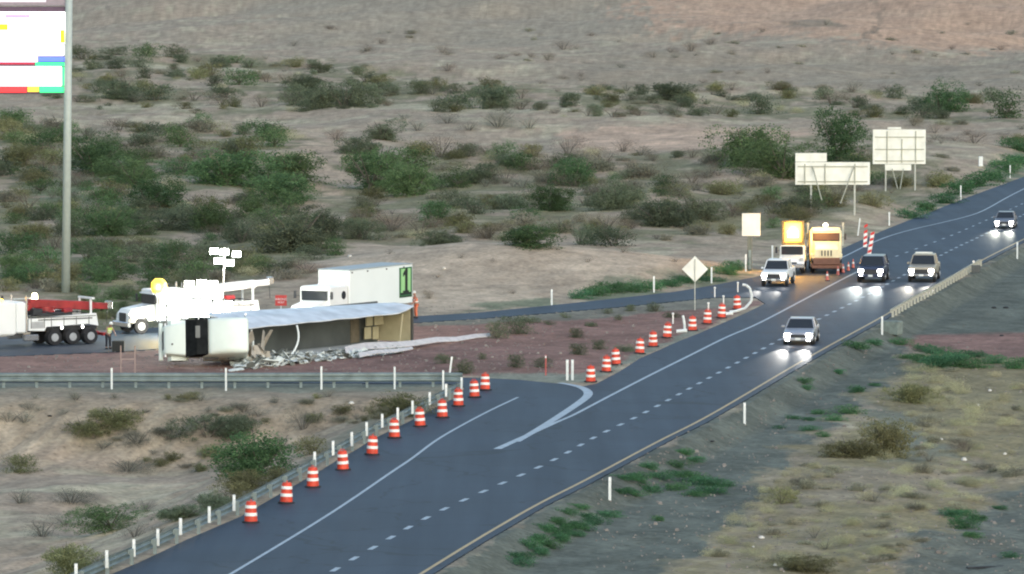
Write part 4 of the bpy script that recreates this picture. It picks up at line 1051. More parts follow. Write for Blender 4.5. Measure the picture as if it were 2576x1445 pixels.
strip([(870, 893), (920, 886), (980, 882), (1040, 876), (1100, 868), (1150, 862), (1200, 857), (1236, 853)], 1.0, 'torn_roof_strip', 'long white torn roof strip stretched over the red gravel', 'torn sheet metal', mw2)
strip([(905, 902), (950, 897), (1000, 892), (1040, 884)], .6, 'torn_panel', 'short pale torn panel just below the long roof strip', 'torn sheet metal', mw2)

# ---- cream plow truck, facing the camera
root = empty('plow_truck', G0(2092, 697), R(-92)); root.location.y += 8; tag(root, 'cream heavy truck with a four slot grille and brown windshield, facing the camera', 'heavy truck', 'crew vehicles stopped at the roadworks')
m_cream = mat('cream_truck_paint', (.78, .70, .46), .45, var=.05); m_brn = mat('brown_tinted_glass', (.07, .032, .022), .5)
cab = empty('cab_unit', (0, 0, 0)); cab.parent = root
truck_cab(cab, m_cream, 2.45, 1.6, 1.7, 3.3, hood_h=2.35, slots=4, axle=False, wheel_r=.52)
MB().box((1.79, 0, 2.80), (.03, 2.0, .55)).build('tinted_windshield', m_brn, cab)
MB().box((1.75, 0, 3.36), (.3, 2.2, .32), ch=.05).build('roof_visor', m_cream, cab)
MB().lathe([(.16, 3.5), (.2, 3.62), (.1, 3.75)], 12).build('roof_beacon', mat('pale_yellow_lens', (.9, .85, .5), .3), cab)
MB().box((-2.4, 0, 2.3), (4.4, 2.5, 1.6), ch=.06).build('dump_bed', mat('dull_brown_bed', (.22, .13, .08), .6), root)
MB().box((-1, 0, 1.0), (7, .9, .3)).build('chassis_frame', m_chassis, root)
for s in (-1, 1):
    wheel(root, 2.4, s * 1.22, .55, .3); wheel(root, -2.4, s * 1.25, .55, .3, True); wheel(root, -3.7, s * 1.25, .55, .3, True)
    MB().box((.1, s * 1.38, 2.9), (.08, .14, 1.8)).build('side_post', m_galv_l, root)
    MB().box((2.5, s * 1.0, 1.35), (.9, .5, .35), ch=.06).build('fender', m_cream, root)
MB().box((3.55, 0, .95), (.2, 2.1, .55), ch=.04).build('plow_mount', MATS['rust_brown_steel'], root)
MB().box((3.62, 0, .5), (.25, 2.3, .25), ch=.04).build('push_bar', MATS['rust_brown_steel'], root)
# ---- amber message board truck, behind the white pickup
root = empty('message_board_truck', G0(2012, 704), R(-95)); root.location.y += 10; tag(root, 'white crew truck carrying a glowing amber message board', 'work truck', 'crew vehicles stopped at the roadworks')
cab = empty('cab_unit', (0, 0, 0)); cab.parent = root
truck_cab(cab, m_white, 1.95, 1.2, 1.4, 2.1, hood_h=1.35, wheel_r=.42)
MB().box((-1.6, 0, 1.1), (3.1, 2.0, .5), ch=.04).build('flatbed', m_white, root)
for s in (-1, 1): wheel(root, -2.2, s * 1.0, .42, .25, True)
MB().box((-.6, 0, 3.0), (.22, 1.75, 2.1), ch=.04).build('message_board', m_chassis, root)
MB().box((-.478, 0, 3.1), (.03, 1.3, 1.5)).build('amber_light_panel', mat('amber_board_light', (.9, .6, .1), .3, emis=(1, .50, .04), estr=1.6), root)
MB().box((-.455, 0, 2.95), (.02, .8, .5)).build('bright_lamp_row', mat('white_hot_lamp', (.9, .9, .7), .3, emis=(1, .95, .6), estr=4), root)
MB().tube((-.6, -.6, 1.3), (-.6, -.6, 2.0), .05).tube((-.6, .6, 1.3), (-.6, .6, 2.0), .05).build('board_legs', m_chassis, root)
ptl(root, (0, 0, 3.2), 600, (1, .5, .08), .4)
ptl(root, (1.5, 2.2, 3.6), 200, (1, .62, .2), .4)

# white bent plastic strip curled round a barrel, and small reflectors
def bent(pts, r, name, label, cat, m, base, grp=None):
    o = MB().path(pts, r, 8).build(name, m); o.location = base; tag(o, label, cat, grp); return o
bs = G0(1835, 788)
bent([(0, 0, .08), (.4, 0, .12), (1.1, 0, .35), (1.5, 0, .8), (1.55, 0, 1.25), (1.4, 0, 1.75), (1.15, 0, 1.95), (.9, 0, 1.98)], .09, 'bent_white_barrier', 'white plastic barrier strip curled up around the farthest barrel', 'bent barrier', m_post, bs)
bent([(0, 0, .05), (.5, 0, .1)], .12, 'white_sandbag', 'white sandbag left of the farthest barrel', 'sandbag', m_post, G0(1826, 792))
bs = G0(1722, 838)
bent([(0, 0, .05), (.0, 0, .5), (-.05, 0, .9), (-.12, 0, 1.15)], .08, 'broken_white_post', 'broken white post stub left of the barrel below the diamond sign', 'broken post', m_post, bs)
bent([(-.35, 0, .1), (.35, 0, .16)], .12, 'white_sandbag', 'white sandbag lying below the broken white post', 'sandbag', m_post, G0(1715, 838))
for i, (x, y) in enumerate([(1693, 815), (1782, 788), (1798, 748), (1820, 770), (1856, 735)]):
    g = G(x, y); o = MB().lathe([(.05, -.9), (.05, 0), (.07, .02), (.09, .08), (.07, .14), (.02, .16)], 10).build('reflector_button', m_refw); o.location = g + Vector((0, 0, .6))
    tag(o, 'small round white reflector near the right row of barrels, %s from the left' % ORD[i], 'reflector', 'small reflectors by the barrels')

# ------------------------------------------------------------------ people
def skin_mesh(verts, edges, radii, name, m, parent, root_i=0, sub=2):
    me = bpy.data.meshes.new(name); me.from_pydata(verts, edges, []); o = bpy.data.objects.new(name, me); COL.objects.link(o)
    md = o.modifiers.new('skin', 'SKIN'); md.use_smooth_shade = True
    for i, r in enumerate(radii): me.skin_vertices[0].data[i].radius = (r, r) if not isinstance(r, tuple) else r
    for i in range(len(verts)): me.skin_vertices[0].data[i].use_root = (i == root_i)
    sb = o.modifiers.new('sub', 'SUBSURF'); sb.levels = sub; sb.render_levels = sub
    dg = bpy.context.evaluated_depsgraph_get(); dg.update()
    ev = bpy.data.meshes.new_from_object(o.evaluated_get(dg)); o.modifiers.clear(); o.data = ev
    ev.materials.clear(); ev.materials.append(m); o.parent = parent; return o
m_skin = mat('skin', (.35, .20, .14), .6); m_navy = mat('dark_trousers', (.02, .022, .03), .8)
def person(loc, rz, label, vest, lean=.0, legs=m_navy, sc=1.0):
    """standing figure; faces +x; lean bends the trunk forward"""
    root = empty('person', loc, rz, sc); tag(root, label, 'person')
    hip = Vector((0, 0, .95))
    def tr(x, y, z):       # trunk points, bent forward about the hip
        c, s_ = math.cos(lean), math.sin(lean); dz = z - .95
        return (x * c + dz * s_, y, .95 + dz * c - x * s_)
    V = [tr(0, 0, .98), tr(0, 0, 1.15), tr(0, 0, 1.38), tr(0, 0, 1.50), tr(.01, 0, 1.60), tr(.02, 0, 1.72)]
    Rr = [.135, .13, (.16, .12), .06, .085, .095]
    E = [(0, 1), (1, 2), (2, 3), (3, 4), (4, 5)]
    for s in (-1, 1):
        b = len(V); sh = tr(0, s * .19, 1.42); el = (sh[0] + .12, s * .27, sh[2] - .28); wr = (el[0] + .22, s * .22, el[2] - .14)
        V += [sh, el, wr, (wr[0] + .07, s * .21, wr[2] - .03)]; Rr += [.06, .045, .033, .036]; E += [(2, b), (b, b + 1), (b + 1, b + 2), (b + 2, b + 3)]
        for q in range(5):
            k = len(V); a = (q - 2) * .018
            V += [(wr[0] + .13 - (.03 if q == 0 else 0), s * .21 + a * (1.6 if q == 0 else 1), wr[2] - .05), (wr[0] + .16 - (.05 if q == 0 else 0), s * .21 + a * (2 if q == 0 else 1), wr[2] - .085)]
            Rr += [.010, .008]; E += [(b + 3, k), (k, k + 1)]
        b = len(V); V += [(0, s * .10, .90), (.04, s * .12, .50), (0, s * .13, .09), (.14, s * .14, .04)]; Rr += [.09, .062, .045, .045]; E += [(0, b), (b, b + 1), (b + 1, b + 2), (b + 2, b + 3)]
    body = skin_mesh(V, E, Rr, 'body', m_skin, root)
    hd = Vector(V[5]); fw_ = Vector((math.cos(lean), 0, -math.sin(lean)))
    MB().tube(hd + fw_ * .08 + Vector((0, 0, -.02)), hd + fw_ * .12 + Vector((0, 0, -.05)), .018, n=6).build('nose', m_skin, root)
    jv = [V[0], V[1], V[2], (V[2][0] * .6 + V[3][0] * .4, 0, V[2][2] * .6 + V[3][2] * .4)]; 
    skin_mesh(jv + [tr(0, .20, 1.41), tr(0, -.20, 1.41)], [(0, 1), (1, 2), (2, 3), (2, 4), (2, 5)], [(.15, .17), (.15, .17), (.18, .15), .10, .078, .078], 'vest', vest, root)
    for k in (.35, .75):
        c = Vector(V[0]).lerp(Vector(V[2]), k); d_ = (Vector(V[2]) - Vector(V[0])).normalized() * .03
        MB().tube(c - d_, c + d_, .185, n=16).build('reflective_stripe', m_refw, root)
    tv = [(0, 0, .98)]; te = []; tw = [.15]
    for s in (-1, 1):
        b = len(tv); tv += [(0, s * .10, .88), (.04, s * .12, .50), (0, s * .13, .12)]; te += [(0, b), (b, b + 1), (b + 1, b + 2)]; tw += [.105, .082, .07]
        MB().box((.06, s * .135, .05), (.28, .11, .10), ch=.03).build('boot', m_dark, root)
    skin_mesh(tv, te, tw, 'trousers', legs, root)
    h = MB(); h.lathe([(.125, -.02), (.118, .05), (.085, .11), (.03, .135)], 14, Matrix.Translation(hd + Vector((0, 0, .02))) @ Matrix.Rotation(lean * .6, 4, 'Y')); h.box((.13, 0, -.01), (.08, .16, .015), Matrix.Translation(hd + Vector((0, 0, .02))))
    h.build('hard_hat', mat('white_helmet', (.8, .8, .74), .4), root)
    return root
m_hiy = mat('hi_vis_yellow', (.62, .80, .18), .6, emis=None); m_hio = mat('hi_vis_orange', (.75, .20, .10), .6)
person(G0(272, 878), R(-60), 'person in a yellow vest and white helmet bending beside a black case', m_hiy, .55, sc=1.0)
cs = MB().box((0, 0, .42), (.95, .6, .84), ch=.05).build('equipment_case', mat('black_case', (.018, .02, .018), .7)); cs.location = G0(276, 884); cs.location.y -= .15; cs.location.x += .55; cs.scale = (.8, .8, .8); tag(cs, 'black equipment case standing beside the person with the yellow vest', 'case')
person(G0(1047, 800), R(200), 'person in orange clothing standing behind the rear of the box truck', m_hio, .15, m_hio)

# ------------------------------------------------------------------ vegetation
def foliage_mat(name, col, var=.35):
    m = bpy.data.materials.new(name); m.use_nodes = True
    n = m.node_tree.nodes; l = m.node_tree.links; b = n['Principled BSDF']
    b.inputs['Roughness'].default_value = .8; b.inputs['Specular IOR Level'].default_value = .15
    a = n.new('ShaderNodeVertexColor'); a.layer_name = 'Tint'
    oi = n.new('ShaderNodeObjectInfo')
    hs = n.new('ShaderNodeHueSaturation'); hs.inputs['Color'].default_value = (*col, 1)
    mh = n.new('ShaderNodeMapRange'); mh.inputs[3].default_value = .475; mh.inputs[4].default_value = .52; l.new(oi.outputs['Random'], mh.inputs[0]); l.new(mh.outputs[0], hs.inputs['Hue'])
    ms = n.new('ShaderNodeMath'); ms.operation = 'MULTIPLY_ADD'; ms.inputs[1].default_value = 7.31; ms.inputs[2].default_value = .2; l.new(oi.outputs['Random'], ms.inputs[0])
    fr = n.new('ShaderNodeMath'); fr.operation = 'FRACT'; l.new(ms.outputs[0], fr.inputs[0])
    mv = n.new('ShaderNodeMapRange'); mv.inputs[3].default_value = 1 - var; mv.inputs[4].default_value = 1 + var; l.new(fr.outputs[0], mv.inputs[0]); l.new(mv.outputs[0], hs.inputs['Value'])
    mx = n.new('ShaderNodeVectorMath'); mx.operation = 'MULTIPLY'; l.new(hs.outputs[0], mx.inputs[0]); l.new(a.outputs[0], mx.inputs[1])
    l.new(mx.outputs[0], b.inputs['Base Color'])
    tr = n.new('ShaderNodeBsdfTranslucent'); l.new(mx.outputs[0], tr.inputs['Color'])
    ms_ = n.new('ShaderNodeMixShader'); ms_.inputs[0].default_value = .4; l.new(b.outputs[0], ms_.inputs[1]); l.new(tr.outputs[0], ms_.inputs[2])
    l.new(ms_.outputs[0], n['Material Output'].inputs['Surface'])
    return m
F = {'G': foliage_mat('mesquite_leaf', (.108, .178, .078)), 'D': foliage_mat('dark_shrub_leaf', (.145, .175, .108)), 'O': foliage_mat('olive_leaf', (.21, .215, .105)),
     'B': foliage_mat('brown_brush', (.23, .190, .14)), 'E': foliage_mat('grey_brush', (.24, .245, .19)), 'Y': foliage_mat('straw_grass', (.46, .44, .27), .2),
     'W': foliage_mat('weed_leaf', (.085, .200, .090), .25), 'T': foliage_mat('tan_scrub', (.30, .29, .21), .3)}
m_twig = mat('grey_twig', (.12, .105, .085), .9, var=.3, scale=8)

def leaf_mesh(name, m, seed, hf, ncl, per, leaf, airy=.25, flat=.0, upright=0.0):
    """crown of unit width: lobes > clumps > leaf faces"""
    r = np.random.default_rng(seed)
    nl = r.integers(5, 9)
    la = r.uniform(0, 2*np.pi, nl); lr = r.uniform(.05, .34, nl)
    lc = np.stack([np.cos(la) * lr, np.sin(la) * lr, r.uniform(.30, .66, nl) * hf], 1); ls = r.uniform(.17, .30, nl)
    k = r.integers(0, nl, ncl)
    d = r.normal(size=(ncl, 3)); d /= np.linalg.norm(d, axis=1)[:, None]
    rad = ls[k] * r.uniform(.35, 1.12, ncl) ** .6
    cc = lc[k] + d * rad[:, None] * np.array([1, 1, min(1, hf * 1.15)])
    low = r.random(ncl) < .25
    cc[low, 2] = r.uniform(.03, .25, low.sum()) * hf; cc[low, :2] *= r.uniform(.8, 1.25, (low.sum(), 1))
    cc[:, 2] = np.maximum(cc[:, 2], .02)
    tint = r.uniform(.70, 1.35, ncl)
    n = ncl * per
    ci = np.repeat(np.arange(ncl), per)
    c = cc[ci] + r.normal(size=(n, 3)) * leaf * (1.1 + airy * 2) * np.array([1, 1, .8])
    c[:, 2] = np.maximum(c[:, 2], .01)
    a = r.normal(size=(n, 3)); 
    if upright: a[:, 2] = np.abs(a[:, 2]) * upright + .6
    a /= np.linalg.norm(a, axis=1)[:, None]
    b = np.cross(a, r.normal(size=(n, 3))); b /= np.linalg.norm(b, axis=1)[:, None]
    sz = leaf * r.uniform(.5, 1.2, n)[:, None]
    asp = 1.0 if not upright else .28
    v = np.stack([c - a*sz*.7, c + b*sz*.5*asp, c + a*sz*.7, c - b*sz*.5*asp], 1).reshape(-1, 3)
    me = bpy.data.meshes.new(name)
    me.vertices.add(len(v)); me.vertices.foreach_set('co', v.astype(np.float32).ravel())
    me.loops.add(4 * n); me.loops.foreach_set('vertex_index', np.arange(4 * n, dtype=np.int32))
    me.polygons.add(n); me.polygons.foreach_set('loop_start', np.arange(n, dtype=np.int32) * 4)
    me.update(calc_edges=True)
    at = me.color_attributes.new('Tint', 'FLOAT_COLOR', 'POINT')
    t = tint[ci] * r.uniform(.85, 1.15, n)
    c4 = np.ones((4 * n, 4), np.float32); c4[:, :3] = np.repeat(t, 4)[:, None]
    at.data.foreach_set('color', c4.ravel())
    me.materials.append(m)
    return me
def stem_mesh(name, seed, hf, tree=False):
    r = random.Random(seed); mb = MB(); n = 6 if tree else 9
    if tree:
        mb.tube((0, 0, -.05), (.02, 0, .16 * hf), .035, .026, 8); b0 = (.02, 0, .15 * hf)
    for k in range(n):
        a = 6.28 * k / n + r.random(); rr = r.uniform(.18, .36); z = r.uniform(.5, .85) * hf
        p0 = b0 if tree else (0, 0, -.04)
        mid_ = (math.cos(a) * rr * .45, math.sin(a) * rr * .45, z * .55)
        mb.tube(p0, mid_, .014 if tree else .009, .009 if tree else .006, 5); mb.tube(mid_, (math.cos(a) * rr, math.sin(a) * rr, z), .009 if tree else .006, .003, 5)
    me = bpy.data.meshes.new(name); me.from_pydata(mb.v, [], mb.f); me.materials.append(m_twig); return me

LIB = {}
def lib(kind, size, v):
    key = (kind, size, v)
    if key in LIB: return LIB[key]
    ncl, per, leaf = {'h': (620, 17, .017), 'm': (240, 10, .027), 's': (80, 7, .05)}[size]
    hf = {'G': .72, 'D': .62, 'O': .60, 'B': .52, 'E': .55, 'Y': .42, 'W': .46, 'T': .40}[kind] * (1 + .07 * (v - 2))
    up = 1.5 if kind in 'Y' else (.8 if kind in 'EB' else 0)
    if kind in 'EB' : ncl = int(ncl * .75)
    me = leaf_mesh('foliage', F[kind], hash((ord(kind), ord(size), v)) % 9999, hf, ncl, per, leaf, .5 if kind in 'EBY' else .25, upright=up)
    st = stem_mesh('stems', v * 7 + ord(kind), hf, kind == 'G')
    LIB[key] = (me, st, hf); return LIB[key]
PLANTS = []
NAMES = {'G': ('mesquite_tree', 'tree'), 'D': ('desert_shrub', 'shrub'), 'O': ('creosote_bush', 'bush'), 'B': ('dry_bush', 'bush'), 'E': ('saltbush', 'bush'), 'Y': ('dry_grass_clump', 'grass clump'), 'W': ('roadside_weed', 'weed'), 'T': ('tan_scrub', 'scrub')}
def plant(kind, px, py, wpx, label, group, hk=1.0):
    g = G(px, py); d = g.y; s = FPX / d
    wm = wpx / s
    scr = wpx * 1024 / 2576
    size = 'h' if scr > 42 else ('m' if scr > 13 else 's')
    me, st, hf = lib(kind, size, random.randrange(6))
    nm, cat = NAMES[kind]
    sx = wm * 1.28; sz = wm * 1.02 * hk * random.uniform(.9, 1.1)
    rz = random.uniform(0, 6.28)
    loc = (g.x, g.y + wm * .15, g.z - .04 * wm)
    if scr > 9:
        root = bpy.data.objects.new(nm, None); COL.objects.link(root); root.empty_display_size = .3
        c = bpy.data.objects.new('crown' if kind == 'G' else 'foliage', me); COL.objects.link(c); c.parent = root
        if kind not in 'YW':
            t = bpy.data.objects.new('trunk' if kind == 'G' else 'stems', st); COL.objects.link(t); t.parent = root
    else:
        root = bpy.data.objects.new(nm, me); COL.objects.link(root)
    root.location = loc; root.rotation_euler = (0, 0, rz); root.scale = (sx, sx, sz)
    tag(root, label, cat, group)
    PLANTS.append((root, kind, px, py, wpx, group))
    return root

# plants read off the photograph, biggest and clearest first: kind, column, foot row, width, height factor, label
HERO = [
 ('G', 565, 468, 205, .75, 'big round dark green tree left of the bare sandy gap'), ('G', 722, 466, 165, .8, 'broad mid green tree just left of the bare sandy track'),
 ('G', 934, 482, 150, .95, 'dense dark green tree right of the bare sandy track'), ('G', 1040, 492, 135, .8, 'green tree touching the dark tree right of the sandy track'),
 ('G', 233, 440, 165, .6, 'wide green thicket tree just right of the sign pole'), ('G', 331, 462, 150, .6, 'green thicket tree between the pole and the big dark tree'),
 ('G', 373, 528, 140, .7, 'bright green tree below the left thicket'), ('G', 681, 510, 180, .6, 'wide green tree below and right of the round sandy clearing'),
 ('D', 739, 634, 200, .85, 'great dark shrub mass rising behind the white box truck'), ('G', 272, 594, 150, .65, 'green tree above the left tow truck and right of the pole'),
 ('D', 409, 578, 150, .6, 'grey green shrub left of the floodlight mast'), ('G', 1882, 420, 160, .95, 'tall green tree left of the long highway sign'),
 ('G', 1969, 452, 160, .8, 'green tree directly behind the long highway sign left end'), ('G', 2108, 412, 130, 1.25, 'tallest green tree standing between the two highway signs'),
 ('G', 1448, 470, 110, .9, 'bright green rounded tree in the middle of the scrub'), ('D', 1668, 570, 160, .7, 'dark green shrub left of the square sign'),
 ('D', 1742, 556, 130, .8, 'dark green shrub right of the other dark one, above the diamond sign'), ('D', 2022, 540, 130, .7, 'dark green shrub under the long highway sign'),
 ('G', 655, 1200, 215, .75, 'big green tree beside the curving guardrail at lower left'), ('G', 274, 1338, 145, .62, 'green tree in the sandy wash at lower left'),
 ('O', 169, 1448, 140, .85, 'olive bush at the bottom left corner of the picture'), ('E', 322, 1188, 120, .6, 'airy grey bush alone on the pale sand of the wash'),
 ('O', 41, 1190, 80, .75, 'small olive bush on the sand near the left edge'), ('O', 300, 1078, 125, .75, 'olive brown bush on the bank below the straight guardrail'),
 ('O', 212, 1096, 115, .6, 'lower olive bush left of the larger one on the bank'), ('D', 520, 1106, 130, .7, 'grey green shrub on the middle of the bank'),
 ('D', 590, 1094, 110, .75, 'grey green shrub at the right part of the bank'), ('O', 1009, 1046, 120, .62, 'bright olive mound bush near the end of the straight guardrail'),
 ('E', 176, 1270, 120, .6, 'dark grey low bush in the wash'), ('D', 461, 1306, 120, .55, 'dark bush by the shoulder guardrail at lower left'),
 ('D', 527, 1282, 105, .65, 'dark bush hugging the curving guardrail'), ('O', 2224, 1146, 140, .85, 'dark olive tree like bush in the dry field at right'),
 ('O', 2138, 1150, 140, .55, 'light olive green mound bush left of the dark one in the dry field'), ('O', 2298, 1012, 120, .7, 'pale olive mound bush below the straw grass at right'),
 ('B', 2429, 1142, 70, .85, 'dark brown round bush alone in the dry field'), ('O', 1965, 1268, 72, .85, 'small dark olive bush in the lower middle of the dry field'),
 ('O', 2019, 1440, 130, .45, 'light green mound at the bottom edge right of centre'), ('G', 2367, 284, 110, .85, 'dark tree on the far flat right of the highway signs'),
 ('G', 2534, 298, 85, .9, 'green tree far off at the right edge'), ('G', 1325, 622, 150, .6, 'dark green low tree behind the crest of the sandy mound'),
 ('D', 1101, 616, 110, .55, 'green shrub behind the left crest of the sandy mound'), ('B', 1428, 392, 85, 1.0, 'tall brown bush above the bright green tree')]
used_px = []
for k, x, y, wd, hk, lb in HERO:
    plant(k, x, y, wd * 1.15, lb, None, hk * 1.1); used_px.append((x, y, wd))
PLANTS.clear()
